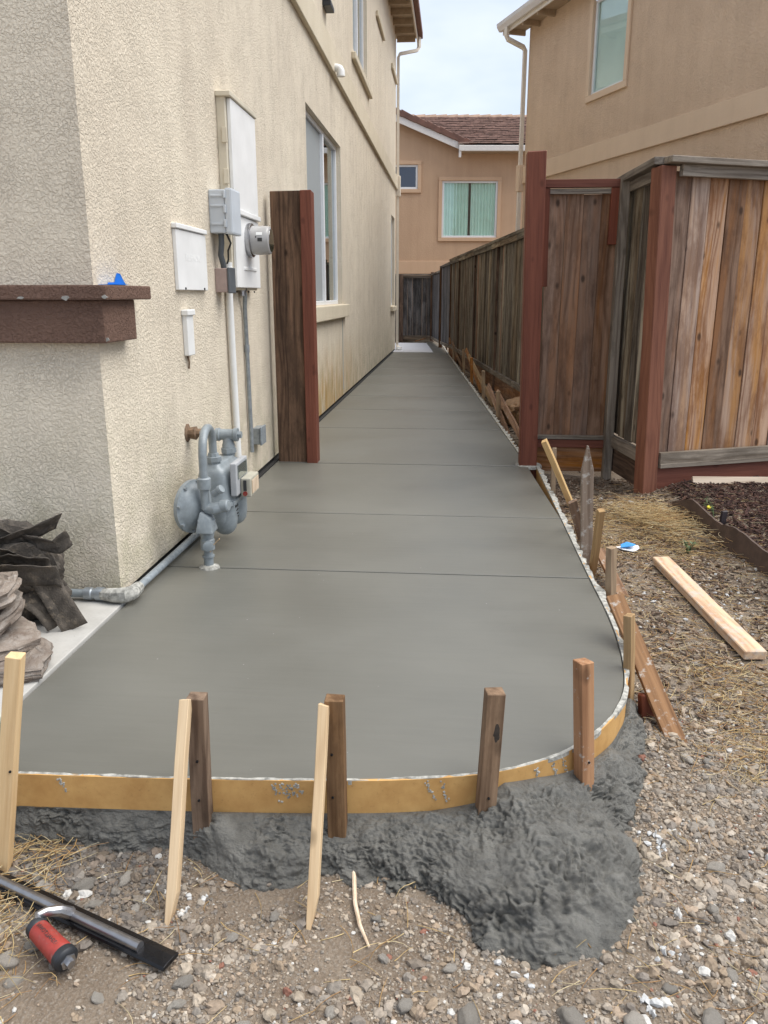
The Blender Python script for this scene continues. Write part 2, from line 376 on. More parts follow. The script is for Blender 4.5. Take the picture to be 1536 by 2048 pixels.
def m_dirt():
    t = NT('brown_gravelly_dirt'); co = t.coord(); n = t.noise(co, 3.2, 5, .65); s = t.noise(co, 140, 4, .75); v = t.n('TexVoronoi', Scale=85.0); t.set(v.inputs['Vector'], co)
    col = t.mix(t.ramp(n, [(.34,0.0),(.66,1.0)]), (.150,.108,.074), (.27,.215,.16)); col = t.mix(t.ramp(s, [(.48,0.0),(.70,.8)]), col, (.33,.285,.235))
    col = t.mix(t.ramp(v.outputs['Distance'], [(.12,.5),(.3,0.0)]), col, (.32,.29,.25))
    return t.fin(col, .95, t.bump(t.math('ADD', s, t.math('MULTIPLY', v.outputs['Distance'], -.8)), 1.0, .008), Specular__IOR__Level=.2)
M['dirt'] = m_dirt()
def m_tint(name, rough=.85, noise=60, bump=.002, k=.3):
    t = NT(name); a = t.n('VertexColor', _layer_name='tint'); co = t.coord(); n = t.noise(co, noise, 4, .65)
    col = t.mix(t.ramp(n, [(.35,0.0),(.7,1.0)]), t.mix(1.0, a.outputs[0], (1-k,1-k,1-k,1), 'MULTIPLY'), a.outputs[0])
    return t.fin(col, rough, t.bump(n, .6, bump), Specular__IOR__Level=.3)
M['stones'] = m_tint('gravel_stones', .85, 130, .002)
M['bits'] = m_tint('loose_bits', .9, 90, .001)
def m_stone(name, a, b, c):
    t = NT(name); co = t.coord(); oi = t.n('ObjectInfo')
    va = t.n('VectorMath'); va.operation = 'ADD'; t.set(va.inputs[0], co); t.set(va.inputs[1], t.math('MULTIPLY', oi.outputs['Random'], 20.0))
    p = va.outputs[0]; n = t.noise(p, 9, 6, .7, .5); l = t.noise(t.map(p, (1,1,7)), 14, 4, .6, .4); s = t.noise(p, 60, 5, .75)
    col = t.mix(t.ramp(n, [(.34,0.0),(.66,1.0)]), a, b); col = t.mix(t.ramp(l, [(.5,0.0),(.7,.6)]), col, c)
    hsv = t.n('HueSaturation'); t.set(hsv.inputs['Color'], col); t.set(hsv.inputs['Value'], t.math('ADD', t.math('MULTIPLY', oi.outputs['Random'], .5), .75))
    return t.fin(hsv.outputs[0], .88, t.bump(t.math('ADD', t.math('ADD', s, l), n), .9, .008))
M['flagstone'] = m_stone('brown_grey_flagstone', (.17,.125,.095), (.31,.26,.215), (.42,.385,.345))
M['pebble'] = m_stone('grey_beige_pebble', (.42,.37,.31), (.56,.51,.44), (.60,.56,.50))

# sticks: anything long and straight, local Z along its length so the grain runs with it
def stick_mesh(name, L, w, t, mat, bottom='flat', top='flat', bev=.0014, nseg=3, warp=.0015):
    mb = MB(); zs = []
    if bottom == 'point': zs.append((0, .12, .25)); zs.append((min(.16, L*.3), 1, 1))
    elif bottom == 'chisel': zs.append((0, .35, 1)); zs.append((min(.09, L*.3), 1, 1))
    else: zs.append((0, 1, 1))
    z0 = zs[-1][0]; zt = L-(min(.13, w*2.2) if top == 'point' else 0)
    for i in range(1, nseg+1): zs.append((lerp(z0, zt, i/nseg), 1, 1))
    if top == 'point': zs.append((L, .10, .8))
    rings = []
    for i, (z, kx, ky) in enumerate(zs):
        ox, oy = (random.uniform(-warp, warp), random.uniform(-warp, warp)) if 0 < i < len(zs)-1 else (0, 0)
        sh = (1-kx)*w*.5*(1 if bottom == 'chisel' else 0)
        x0, x1, y0, y1 = -w/2*kx+ox-sh, w/2*kx+ox-sh, -t/2*ky+oy, t/2*ky+oy
        tz = [random.uniform(-.004, .004) if (i == len(zs)-1 and bev) else 0 for _ in range(4)]
        rings.append([(x0,y0,z+tz[0]),(x1,y0,z+tz[1]),(x1,y1,z+tz[2]),(x0,y1,z+tz[3])])
    ff = [(3,2,1,0)]; n = len(rings)
    for i in range(n-1):
        for j in range(4): ff.append((i*4+j, i*4+(j+1)%4, i*4+4+(j+1)%4, i*4+4+j))
    ff.append(tuple((n-1)*4+j for j in range(4)))
    mb.add([p for r in rings for p in r], ff)
    return mb.mesh(name, mat, bevel=bev, seg=1)
def orient(o, p0, p1, side, parent=None):
    p0, p1 = Vector(p0), Vector(p1); z = (p1-p0).normalized(); x = Vector(side); x = (x-z*x.dot(z)).normalized(); y = z.cross(x)
    m = Matrix((x, y, z)).transposed(); o.rotation_mode = 'QUATERNION'; o.rotation_quaternion = m.to_quaternion()
    w = Vector((0,0,0)); q = parent
    while q is not None: w += Vector(q.location); q = q.parent
    o.location = p0-w
def stick(name, p0, p1, w, t, side, mat, parent=None, me=None, **k):
    if me is None: me = stick_mesh(name, (Vector(p1)-Vector(p0)).length, w, t, M[mat], **k)
    o = bpy.data.objects.new(name, me); COL.objects.link(o)
    if parent is not None: o.parent = parent
    orient(o, p0, p1, side, parent); return o

# ------------------------------------------------------------------ ground
def smooth(a, b, x): t = np.clip((x-a)/(b-a), 0, 1); return t*t*(3-2*t)
def ground_z(x, y):
    x = np.atleast_1d(np.asarray(x, float)); y = np.atleast_1d(np.asarray(y, float))
    b = np.interp(y, [0, 1.2, 1.9, 2.5, 3.2, 4, 5, 8, 25], [-.225, -.215, -.205, -.185, -.14, -.115, -.10, -.105, -.09])
    b = b+smooth(2.78, 3.15, x)*smooth(3.2, 4.0, y)*smooth(7.5, 6.0, y)*.085
    b = b+smooth(2.45, 2.8, x)*smooth(4.4, 4.9, y)*smooth(6.2, 5.5, y)*.04
    p = np.stack([x, y, np.zeros_like(x)], 1)
    amp = smooth(1.0, 1.4, x)*.3+.7
    return b+amp*(fbm(p*3.1, 3, 5)*.010+fbm(p*14, 3, 9)*.0045)
def gz(x, y): return float(ground_z([x], [y])[0])
xs = np.concatenate([[-200,-80,-30,-12,-5,-2,-1,-.5], np.arange(-.2, 4.2, .025), [4.6,5.2,6,8,12,20,40,90,200]])
ys = np.concatenate([[-200,-60,-20,-8,-3,-1,0,.6], np.arange(1.0, 6.9, .025), np.arange(7.2, 12, .4), [13,15,17,19,21,23,25,27,32,45,90,300]])
gx, gy = np.meshgrid(xs, ys); V = np.stack([gx.ravel(), gy.ravel(), ground_z(gx.ravel(), gy.ravel())], 1)
nx = len(xs); ii = np.arange(nx*(len(ys)-1)).reshape(-1, nx)[:, :-1].ravel()
structure(link('ground', mesh_np('ground', V, np.stack([ii, ii+1, ii+nx+1, ii+nx], 1), M['dirt'], smooth=True)))

# ------------------------------------------------------------------ concrete path, forms
ctrl = [(-.3,1.885),(.035,1.885),(.233,1.89),(.69,1.905),(1.105,1.93),(1.35,1.958),(1.564,2.008),(1.72,2.085),(1.825,2.17),(1.92,2.285),(1.985,2.40),(2.047,2.575),(2.088,2.86),(2.104,3.205),(2.10,3.7),(2.10,4.78),(2.10,6.0),(2.10,6.22),(2.1,6.5)]
def catmull(P, k=10):
    out = []
    for i in range(1, len(P)-2):
        p0, p1, p2, p3 = [np.array(P[j]) for j in (i-1, i, i+1, i+2)]
        for j in range(k):
            t = j/k; out.append(.5*((2*p1)+(-p0+p2)*t+(2*p0-5*p1+4*p2-p3)*t*t+(-p0+3*p1-3*p2+p3)*t**3))
    out.append(np.array(P[-2])); return np.array(out)
FC = catmull(ctrl)
def normals(P):
    t = np.gradient(P, axis=0); t /= np.linalg.norm(t, axis=1)[:, None]; return np.stack([t[:,1], -t[:,0]], 1)
FN = normals(FC)
path = structure(bpy.data.objects.new('concrete_path', None)); COL.objects.link(path); path.location = (1, 3, 0)
def slab(poly, name='slab', mat='slab', z=0.0, depth=.105, parent=path, bev=.004):
    me = bpy.data.meshes.new(name); bm = bmesh.new()
    top = bm.faces.new([bm.verts.new((x, y, z)) for x, y in poly])
    r = bmesh.ops.extrude_face_region(bm, geom=[top]); nv = [g for g in r['geom'] if isinstance(g, bmesh.types.BMVert)]
    bmesh.ops.translate(bm, verts=nv, vec=(0, 0, -depth)); bmesh.ops.recalc_face_normals(bm, faces=bm.faces)
    ed = [e for e in bm.edges if all(abs(v.co.z-z) < 1e-6 for v in e.verts)]
    bmesh.ops.bevel(bm, geom=ed, offset=bev, segments=3, profile=.5, affect='EDGES'); bmesh.ops.recalc_face_normals(bm, faces=bm.faces)
    bmesh.ops.triangulate(bm, faces=[f for f in bm.faces if len(f.verts) > 4])
    bm.to_mesh(me); bm.free(); me.materials.append(M[mat]); return link(name, me, parent)
XL = .035; G = .006
def xr(y): return 2.10 if y < 6.22 else 2.035-.0592*(y-6.22)
J = [3.66, 4.72, 6.235, 8.0, 9.36, 10.70, 12.05, 13.45, 14.8, 16.1, 17.5, 19.15]
fr = [tuple(p) for p in FC if p[1] < J[0]-.03]
slab([(XL, J[0]-G), (XL, 1.885)]+fr[1:]+[(float(np.interp(J[0], FC[80:,1], FC[80:,0])), J[0]-G)])
for a, b in zip(J[:-1], J[1:]):
    Ga, Gb = (.006 if a < 6 else .011), (.006 if b < 6 else .011)
    slab([(XL, b-Gb), (XL, a+Ga), (xr(a+.01), a+Ga), (xr(b-.01), b-Gb)])
slab([(.975, 19.15+G), (1.27, 19.15+G), (1.06, 23.3), (.66, 23.3)])
slab([(-.9, 22.95), (-.9, 20.15), (-.0, 20.15), (-.0, 19.15+G), (.97, 19.15+G), (.68, 22.95)], 'old_pad', 'pale_pad', .003)
MB().box(.002, XL-.002, 3.2, 19.15, -.1, .006).build('expansion_strip', M['dark_gap'], path)
mb = MB().box(.1, 1.0, 3, 19, -.2, -.12); mb.build('base_course', M['dark_gap'], path)

op = structure(bpy.data.objects.new('old_patio', None)); COL.objects.link(op); op.location = (-.8, 2.6, 0)
slab([(-3, 3.19), (-3, 1.93), (XL-.004, 1.93), (XL-.004, 3.19)], 'old_slab', 'old_slab', .012, .12, op)

def strip(P, N, o0, o1, z0, z1, wob=None, seed=0):
    mb = MB(); k = len(P); vv = []
    for i in range(k):
        w = wob[i] if wob is not None else (0, 0, 0)
        a = P[i]+N[i]*(o0); b = P[i]+N[i]*(o1+w[0]); vv += [(a[0],a[1],z0),(b[0],b[1],z0),(b[0],b[1],z1+w[2]),(a[0],a[1],z1+w[1])]
    ff = [(0,1,2,3), tuple((k-1)*4+j for j in (3,2,1,0))]
    for i in range(k-1):
        for j in range(4): ff.append((i*4+j, i*4+4+j, i*4+4+(j+1)%4, i*4+(j+1)%4))
    return mb.add(vv, ff)
def resample(P, step):
    d = np.r_[0, np.cumsum(np.linalg.norm(np.diff(P, axis=0), axis=1))]; s = np.linspace(0, d[-1], max(2, int(d[-1]/step)))
    return np.stack([np.interp(s, d, P[:,0]), np.interp(s, d, P[:,1])], 1)
def crust(P, w0, w1, parent, seed, h=.006):
    P2 = resample(P, .008); N2 = normals(P2); k = len(P2); s = np.linspace(0, 1, k)
    q = np.stack([P2[:,0]*13, P2[:,1]*13, np.full(k, seed*3.3)], 1); n1 = fbm(q, 4, seed); n2 = fbm(q*1.7, 3, seed+7)
    wd = np.interp(s, np.linspace(0, 1, len(w1)), w1)
    wob = np.stack([wd*(.85+.45*n1).clip(.25, 1.2)-.0, h*(.35+.5*n2).clip(0, .9), h*(.15+.5*n1).clip(-.2, .8)], 1)
    return strip(P2, N2, w0, .004, -.008, .0035, wob).build('cement_crust', M['crust'], parent, smooth=True, ang=60)

form = thing('form_board', 'curved tan hardboard form edging the wet concrete slab', 'form board', (1.1, 1.9, -.1))
P = resample(FC[8:], .02); N = normals(P)
strip(P, N, .003, .013, -.100, .004).build('board', M['hardboard'], form, smooth=True, ang=40)
crust(P, .0025, [.007,.007,.008,.012,.024,.034,.034,.034,.036,.036], form, 1)
SP = np.array([(xr(6.42)+.0, 6.42), (xr(10), 10.0), (xr(14), 14.0), (1.277, 19.12), (1.06, 23.3)])
form2 = thing('form_board', 'long straight form beyond the red gate post, crusted with pale cement', 'form board', (1.8, 9, -.1))
P2 = resample(SP, .1); N2 = normals(P2)
strip(P2, N2, .003, .022, -.10, .003).build('board', M['stake_tan'], form2)
crust(SP, .0025, [.040,.036,.034,.03,.03,.03], form2, 4, .008)
# cement dribbles on the hardboard face
for i, (xx, dz) in enumerate([(.36,-.02),(.965,-.03),(.99,-.022),(1.01,-.018),(1.03,-.016),(1.385,-.03),(1.43,-.035),(1.69,-.03),(1.74,-.028),(1.77,-.035)]):
    k = int(np.argmin(np.abs(P[:,0]-xx)+np.where(P[:,1] > 2.3, 9, 0))); mb = MB(); tx = np.array([-N[k][1], N[k][0]])
    for j in range(16):
        t = random.random(); c = P[k]+N[k]*.0135+tx*(t*.022+random.uniform(-.006, .006)); z = -.004+dz*2.0*t+random.uniform(-.006,.004)
        mb.lathe((c[0], c[1], z), (N[k][0], N[k][1], .0), [(-.002, .0035*random.uniform(.5,1.3)), (.002, .0025)], 6, random.random())
    mb.build('cement_dribble', M['crust'], form, smooth=True)

# ------------------------------------------------------------------ spilled wet concrete
bound = [(.22,1.86),(.237,1.850),(.477,1.835),(.60,1.85),(.67,1.862),(.74,1.83),(.817,1.755),(.961,1.722),(1.06,1.76),(1.112,1.80),(1.15,1.81),(1.193,1.772),(1.392,1.752),(1.495,1.677),(1.577,1.590),(1.689,1.545),(1.807,1.565),(1.926,1.635),(1.997,1.80),(1.935,2.02),(2.02,2.11),(2.085,2.327),(2.125,2.571),(2.125,2.72)]
u0, u1 = int(np.argmin(np.abs(FC[:,0]-.2))), int(np.argmin(np.abs(FC[:,1]-2.74)+np.where(FC[:,0] < 1.5, 9, 0)))
SPc = resample(FC[u0:u1+1], .0026); SN = normals(SPc); K = len(SPc)
kn_ = np.hanning(91); kn_ /= kn_.sum(); SN = np.stack([np.convolve(np.pad(SN[:, i], 45, mode='edge'), kn_, 'valid') for i in range(2)], 1); SN /= np.linalg.norm(SN, axis=1)[:, None]
du, de = [], []
for b in bound:
    d = np.linalg.norm(SPc-np.array(b), axis=1); k = int(d.argmin()); du.append(k); de.append(d[k])
o_ = np.argsort(du, kind='stable'); ex = np.interp(np.arange(K), np.array(du)[o_], np.array(de)[o_])
ker = np.hanning(31); ker /= ker.sum(); ex = np.convolve(np.pad(ex, 15, mode='edge'), ker, 'valid')
z0 = np.interp(SPc[:,0], [.2, 1.40, 1.52, 1.60, 1.70, 1.84, 1.90, 2.0, 2.08], [-.098, -.098, -.085, -.034, -.045, -.075, -.080, -.090, -.12])
T = 160; tt = np.linspace(0, 1, T)
PX = np.zeros((K, T, 3)); gr = ground_z(SPc[:,0]+SN[:,0]*ex, SPc[:,1]+SN[:,1]*ex)-.012
pw = np.interp(ex, [.03, .12, .4], [1.1, 1.8, 2.1])
for j, t in enumerate(tt):
    o = .0135+np.maximum(ex-.0135, .01)*t; PX[:, j, :2] = SPc+SN*o[:, None]; PX[:, j, 2] = z0+(gr-z0)*t**pw
flat = PX.reshape(-1, 3)
du_ = np.gradient(PX, axis=0); dv_ = np.gradient(PX, axis=1); nn = np.cross(dv_, du_); nn /= np.linalg.norm(nn, axis=2)[:, :, None]+1e-9
nn = np.where(nn[:, :, 2:3] < 0, -nn, nn); nf = nn.reshape(-1, 3)
lf = fbm(flat*5.0, 3, 3); rough_ = np.clip(.85+1.2*fbm(flat*5.0+7, 2, 21), .25, 1.35)
wp = flat+np.stack([fbm(flat*22, 3, 31), fbm(flat*22, 3, 32), fbm(flat*22, 3, 33)], 1)*.012
hemi = lambda d, r: np.sqrt(np.clip(1-(d/r)**2, 0, 1))
l1 = hemi(worley(wp*19, 2), .85); l2 = hemi(worley(wp*43, 6), .8); l3 = hemi(worley(wp*85, 8), .75)
crk = np.clip(1-np.abs(fbm(flat*17+4, 4, 71))*5, 0, 1)
m2 = np.clip(.6+1.6*fbm(flat*9, 2, 51), .1, 1.4)
def billow(p, o, sd):
    a = 1.0; r = 0
    for i in range(o): r = r+a*np.abs(vnoise(p, sd+i)); p = p*2.1+3.7; a *= .5
    return r
disp = lf*.024+rough_*((billow(wp*13, 3, 81)-.55)*.022+(.3+.7*m2)*(l2-.6)*.010+m2*(l3-.6)*.008+(billow(wp*60, 2, 97)-.4)*.006+fbm(flat*110, 2, 12)*.002)
tfade = np.tile(np.clip(tt/.12, .0, 1), K); efade = np.repeat(np.clip(ex/.08, .6, 1), T)
flat = flat+nf*(disp*tfade*efade)[:, None]
idx = np.arange(K*T).reshape(K, T); F = np.stack([idx[:-1,:-1], idx[1:,:-1], idx[1:,1:], idx[:-1,1:]], 2).reshape(-1, 4)
spill = link('concrete_spill', mesh_np('concrete_spill', flat, F, M['spill'], smooth=True))
tag(spill, 'lumpy dark wet concrete oozed out below the hardboard form', 'wet concrete'); re_origin(spill)

# ------------------------------------------------------------------ left house
house = thing('stucco_house', 'cream stucco house with brown ledge beside the new concrete path', 'house', (-1, 10, 0))
WIN = [(8.15, 10.55, 1.19, 3.05), (11.95, 13.75, 4.50, 6.0), (18.75, 19.75, 1.06, 3.02)]
def holed_wall(y0, y1, z0_, z1_, holes, dep):
    yb = sorted({y0, y1, *[h[0] for h in holes], *[h[1] for h in holes]}); zb = sorted({z0_, z1_, *[h[2] for h in holes], *[h[3] for h in holes]})
    mb = MB(); ins = lambda y, z: any(h[0] < y < h[1] and h[2] < z < h[3] for h in holes)
    for a, b in zip(yb, yb[1:]):
        for c, d in zip(zb, zb[1:]):
            if not ins((a+b)/2, (c+d)/2): mb.add([(0,a,c),(0,b,c),(0,b,d),(0,a,d)], [(0,1,2,3)])
    for (a, b, c, d) in holes:
        mb.add([(0,a,c),(0,b,c),(-dep,b,c),(-dep,a,c)], [(0,1,2,3)]); mb.add([(0,a,d),(0,b,d),(-dep,b,d),(-dep,a,d)], [(3,2,1,0)])
        mb.add([(0,a,c),(0,a,d),(-dep,a,d),(-dep,a,c)], [(3,2,1,0)]); mb.add([(0,b,c),(0,b,d),(-dep,b,d),(-dep,b,c)], [(0,1,2,3)])
    return mb
EZ = 7.0
mb = holed_wall(3.2, 20.1, .03, EZ, WIN, .16)
mb.add([(0,3.2,.03),(0,3.2,EZ),(-5,3.2,EZ),(-5,3.2,.03)], [(0,1,2,3)]); mb.add([(0,20.1,.03),(0,20.1,EZ),(-5,20.1,EZ),(-5,20.1,.03)], [(3,2,1,0)])
mb.add([(0,3.2,.03),(0,20.1,.03),(-.05,20.1,.03),(-.05,3.25,.03)], [(0,1,2,3)]); mb.add([(0,3.2,.03),(-.05,3.25,.03),(-5,3.25,.03),(-5,3.2,.03)], [(0,1,2,3)])
me = bpy.data.meshes.new('wall'); me.from_pydata(mb.v, [], mb.f); bm = bmesh.new(); bm.from_mesh(me); bmesh.ops.remove_doubles(bm, verts=bm.verts, dist=1e-5); bmesh.ops.recalc_face_normals(bm, faces=bm.faces); bm.to_mesh(me); bm.free()
me.materials.append(M['cream']); link('wall', me, house)
MB().box(-4.8, -.012, 3.212, 20.05, -.3, .031).build('foundation', M['dark_gap'], house)
MB().box(.0, .05, 7.0-3.8, 20.14, 3.69, 3.97).build('band', M['cream_trim'], house, bevel=.006)
MB().box(-.13, -.12, 8, 20, .3, 6.8).build('inner_wall', M['interior'], house)
# brown ledge wrapping the corner
def L_prism(xo, yo, yend, z0_, z1_): return MB().prism([(-5, yo, z0_), (xo, yo, z0_), (xo, yend, z0_), (-.004, yend, z0_), (-.004, 3.204, z0_), (-5, 3.204, z0_)], (0, 0, z1_-z0_))
lc = L_prism(.085, 3.115, 3.60, 1.281, 1.338).build('ledge_cap', M['brown_trim'], house, bevel=.007, seg=2)
L_prism(.055, 3.145, 3.475, 1.114, 1.2805).build('ledge_apron', M['brown_trim'], house, bevel=.006, seg=2)
for (x, y, z, s) in [(-.262, 3.1145, 1.290, .009), (-.08, 3.1145, 1.290, .011), (.078, 3.114, 1.292, .009), (.054, 3.15, 1.13, .010)]:
    cb = MB(); vv = [(x+random.uniform(.6,1.3)*s*math.cos(a)*1.5, y+random.uniform(-.0012,.0), z+random.uniform(.4,1.1)*s*math.sin(a)) for a in np.linspace(0, 6.28, 9, endpoint=False)]
    cb.prism(vv, (0,.004,0)); cb.build('chip', M['chip'], lc)
# eave, gutter, downspout
mb = MB(); mb.hexa([(-.2,2.8,EZ-.02),(.45,2.8,EZ-.02),(.45,20.55,EZ-.02),(-.2,20.55,EZ-.02),(-.2,2.8,EZ+.22),(.45,2.8,EZ+.05),(.45,20.55,EZ+.05),(-.2,20.55,EZ+.22)])
eave = mb.build('eave', M['eave_wood'], house)
mb = MB()
for y in np.arange(12.4, 20.5, .61): mb = MB().box(0, .42, y, y+.05, EZ-.14, EZ-.02); mb.build('rafter', M['eave_wood'], house)
MB().box(.45, .475, 2.8, 20.57, EZ-.12, EZ+.08).build('fascia', M['gutter'], house)
MB().box(.475, .58, 12, 20.6, EZ-.02, EZ+.11).build('gutter', M['rake_tile'], house, bevel=.01)
mb = MB().tube([(.50, 20.45, EZ-.02), (.50, 20.45, EZ-.22), (.46, 20.42, EZ-.30), (.08, 20.2, EZ-.42), (.045, 20.17, EZ-.5), (.045, 20.17, .12), (.06, 20.12, .05), (.14, 20.0, .02)], .045, 4)
mb.build('downspout', M['gutter'], house)
MB().box(.0, .11, 20.1, 20.24, 3.55, 4.0).build('downspout_sleeve', M['gutter'], house, bevel=.01)
MB().lathe((.10, 19.92, .0), (0,0,1), [(0,.07),(.03,.075),(.06,.05),(.07,.045)], 12).build('downspout_shoe', M['white_plastic'], house, smooth=True)
# windows
def window_x(parent, y0, y1, z0_, z1_, split, gl=('glass','glass'), rec=.055, back='interior', frame_w=.045):
    f = MB(); a = -rec-.05; b = -rec
    f.box(a, b, y0, y1, z0_, z0_+frame_w); f.box(a, b, y0, y1, z1_-frame_w, z1_); f.box(a, b, y0, y0+frame_w, z0_+frame_w, z1_-frame_w); f.box(a, b, y1-frame_w, y1, z0_+frame_w, z1_-frame_w)
    w = f.build('window', M['vinyl'], parent, bevel=.004)
    edges = [y0+frame_w]+[lerp(y0, y1, s) for s in split]+[y1-frame_w]
    for i, (p, q) in enumerate(zip(edges, edges[1:])):
        if i: MB().box(a-.003, b+.012, p-.028, p+.028, z0_+frame_w, z1_-frame_w).build('mullion', M['vinyl'], w, bevel=.004)
        MB().box(-rec-.032, -rec-.027, p, q, z0_+frame_w, z1_-frame_w).build('pane', M[gl[i % len(gl)]], w)
    return w
w1 = window_x(house, *WIN[0], [.55], ('glass','glass_refl'))
MB().box(-.086, -.079, 8.2, 9.45, 1.24, 3.0).build('screen', M['screen'], w1)
MB().box(.001, .062, 8.0, 10.78, 1.03, 1.185).build('sill', M['cream_trim'], w1, bevel=.01, seg=2)
w2 = window_x(house, *WIN[1], [.5], ('glass_refl',)); MB().box(.001, .06, 11.75, 14.05, 4.33, 4.42).build('sill', M['cream_trim'], w2, bevel=.01)
w3 = window_x(house, *WIN[2], [.5], ('glass_refl',)); MB().box(.001, .06, 18.6, 19.9, .94, 1.05).build('sill', M['cream_trim'], w3, bevel=.01)
MB().box(.001, .05, 15.2, 16.6, 5.86, 5.95).build('sill', M['cream_trim'], house, bevel=.01)
MB().box(.001, .05, 18.6, 20.0, 5.9, 6.0).build('sill', M['cream_trim'], house, bevel=.01)
MB().box(.001, .004, 10.50, 10.56, .10, 1.00).build('patch_streak', M['old_slab'], house)
# small fixtures that belong to the house
vt = MB(); vt.box(.0, .09, 9.3, 9.55, 4.2, 4.24).hexa([(.0,9.3,4.24),(.09,9.3,4.24),(.09,9.55,4.24),(.0,9.55,4.24),(.0,9.3,4.42),(.02,9.3,4.42),(.02,9.55,4.42),(.0,9.55,4.42)])
tag(re_origin(vt.build('wall_vent', M['black_plastic'], None, bevel=.004)), 'small black hooded vent on the cream wall above the band', 'vent')
mb = MB().tube([(-.02, 9.82, 3.745), (.075, 9.82, 3.745), (.10, 9.82, 3.735), (.114, 9.82, 3.71), (.116, 9.82, 3.655)], [.042,.042,.044,.046,.046], 12)
tag(re_origin(mb.build('drain_elbow', M['white_plastic'], None, smooth=True)), 'short white plastic drain elbow poking from the wall band', 'pipe')

# ------------------------------------------------------------------ meters and boxes on the wall
p = thing('electrical_panel', 'tall white electrical service panel with long door on cream wall', 'electrical panel', (0, 5.42, 1.33))
MB().box(0, .055, 5.10, 5.73, 1.33, 2.45).build('cabinet', M['beige_paint'], p, bevel=.004)
MB().box(.056, .082, 5.13, 5.735, 1.82, 2.43).build('door', M['white_paint'], p, bevel=.004)
MB().box(.0, .092, 5.085, 5.745, 2.432, 2.462).build('rain_cap', M['beige_paint'], p, bevel=.004)
MB().box(.056, .078, 5.13, 5.735, 1.345, 1.78).build('meter_cover', M['white_paint'], p, bevel=.004)
MB().box(.056, .096, 5.12, 5.742, 1.785, 1.815).build('drip_lip', M['white_paint'], p, bevel=.003)
for z in (2.18, 1.95): MB().box(.03, .062, 5.088, 5.098, z, z+.085).build('hinge', M['beige_paint'], p, bevel=.002)
MB().box(.058, .085, 5.3, 5.62, 1.455, 1.475).build('latch_tab', M['white_paint'], p, bevel=.003)
for y in (5.2, 5.5, 5.66): MB().lathe((.05, y, 1.326), (0,0,1), [(-.012,.004),(.0,.006)], 6).build('screw', M['black_metal'], p)
m = thing('electric_meter', 'round smoky electric meter on the white service panel', 'meter', (.08, 5.44, 1.55))
MB().lathe((.078, 5.44, 1.645), (1,0,0), [(0,.105),(.012,.108),(.03,.106),(.034,.098)], 28).build('ring', M['bright_metal'], m, smooth=True)
mc = MB().lathe((.112, 5.44, 1.645), (1,0,0), [(0,.092),(.10,.089),(.112,.085),(.118,.074)], 28).build('cover', M['meter_glass'], m, smooth=True)
MB().lathe((.2305, 5.44, 1.645), (1,0,0), [(0,.074),(.002,.072)], 24).build('face', M['glass_refl'], m, smooth=True)
for (x0, x1, a0, a1, mt) in [(.15,.19,.30,.52,'white_plastic'), (.16,.19,-.12,.12,'print_black'), (.145,.152,.12,.24,'print_black')]:
    mb = MB(); vv = []
    for a in np.linspace(a0, a1, 5):
        for x in (x0, x1): vv.append((x, 5.44-.0925*math.cos(a), 1.645+.0925*math.sin(a)))
    mb.add(vv, [(2*i, 2*i+1, 2*i+3, 2*i+2) for i in range(4)]); mb.build('label_sticker', M[mt], mc)
b = thing('network_box', 'pale blue grey plastic utility box with hinged lid above conduits', 'utility box', (0, 4.92, 1.65))
MB().box(0, .095, 4.845, 5.03, 1.65, 1.89).build('base', M['grey_plastic'], b, bevel=.008, seg=2)
MB().box(.0955, .14, 4.838, 5.037, 1.643, 1.897).build('lid', M['grey_plastic'], b, bevel=.012, seg=2)
for z in (1.70, 1.80, 1.855): MB().box(.012, .085, 4.839, 4.8455, z-.006, z+.006).build('rib', M['grey_plastic'], b, bevel=.002)
for z in (1.68, 1.76, 1.84): MB().box(.088, .104, 4.832, 4.846, z, z+.045).build('hinge', M['grey_plastic'], b, bevel=.003)
t = thing('telephone_panel', 'flat white telephone access panel flush on cream stucco', 'panel', (0, 4.42, 1.32))
MB().box(0, .022, 4.175, 4.675, 1.325, 1.625).build('cover', M['white_paint'], t, bevel=.003)
MB().box(0, .032, 4.165, 4.68, 1.628, 1.652).build('hood', M['white_paint'], t, bevel=.003)
for y in (4.27, 4.6): MB().lathe((.022, y, 1.333), (1,0,0), [(0,.007),(.005,.006)], 8).build('screw', M['black_metal'], t)
def text_mesh(s, size, name, mat, ext=.0006):
    cu = bpy.data.curves.new(name, 'FONT'); cu.body = s; cu.size = size; cu.extrude = ext; cu.align_x = 'CENTER'; cu.resolution_u = 3
    ob = bpy.data.objects.new(name, cu); COL.objects.link(ob); bpy.context.view_layer.update()
    me = bpy.data.meshes.new_from_object(ob.evaluated_get(bpy.context.evaluated_depsgraph_get())); bpy.data.objects.remove(ob)
    me.materials.clear(); me.materials.append(mat); return me
me = text_mesh('TELEPHONE', .05, 'lettering', M['white_paint'], .0004); me.transform(Matrix.Translation((.0222, 4.425, 1.475)) @ Matrix(((0,0,1,0),(1,0,0,0),(0,1,0,0),(0,0,0,1))))
link('lettering', me, t)
c = thing('wire_cover', 'narrow white wire cover strip low on the cream wall', 'wire cover', (0, 4.29, .98))
MB().box(0, .03, 4.245, 4.345, .985, 1.20).build('cover', M['white_plastic'], c, bevel=.004); MB().box(0, .04, 4.235, 4.355, 1.195, 1.225).build('cap', M['white_plastic'], c, bevel=.004)
MB().tube([(.004,4.29,.985),(.012,4.285,.95),(.006,4.295,.915)], .005, 6).build('wire_end', M['rust'], c, smooth=True)
j = thing('junction_box', 'small pinkish grey junction box under the utility box', 'junction box', (0, 4.96, 1.31))
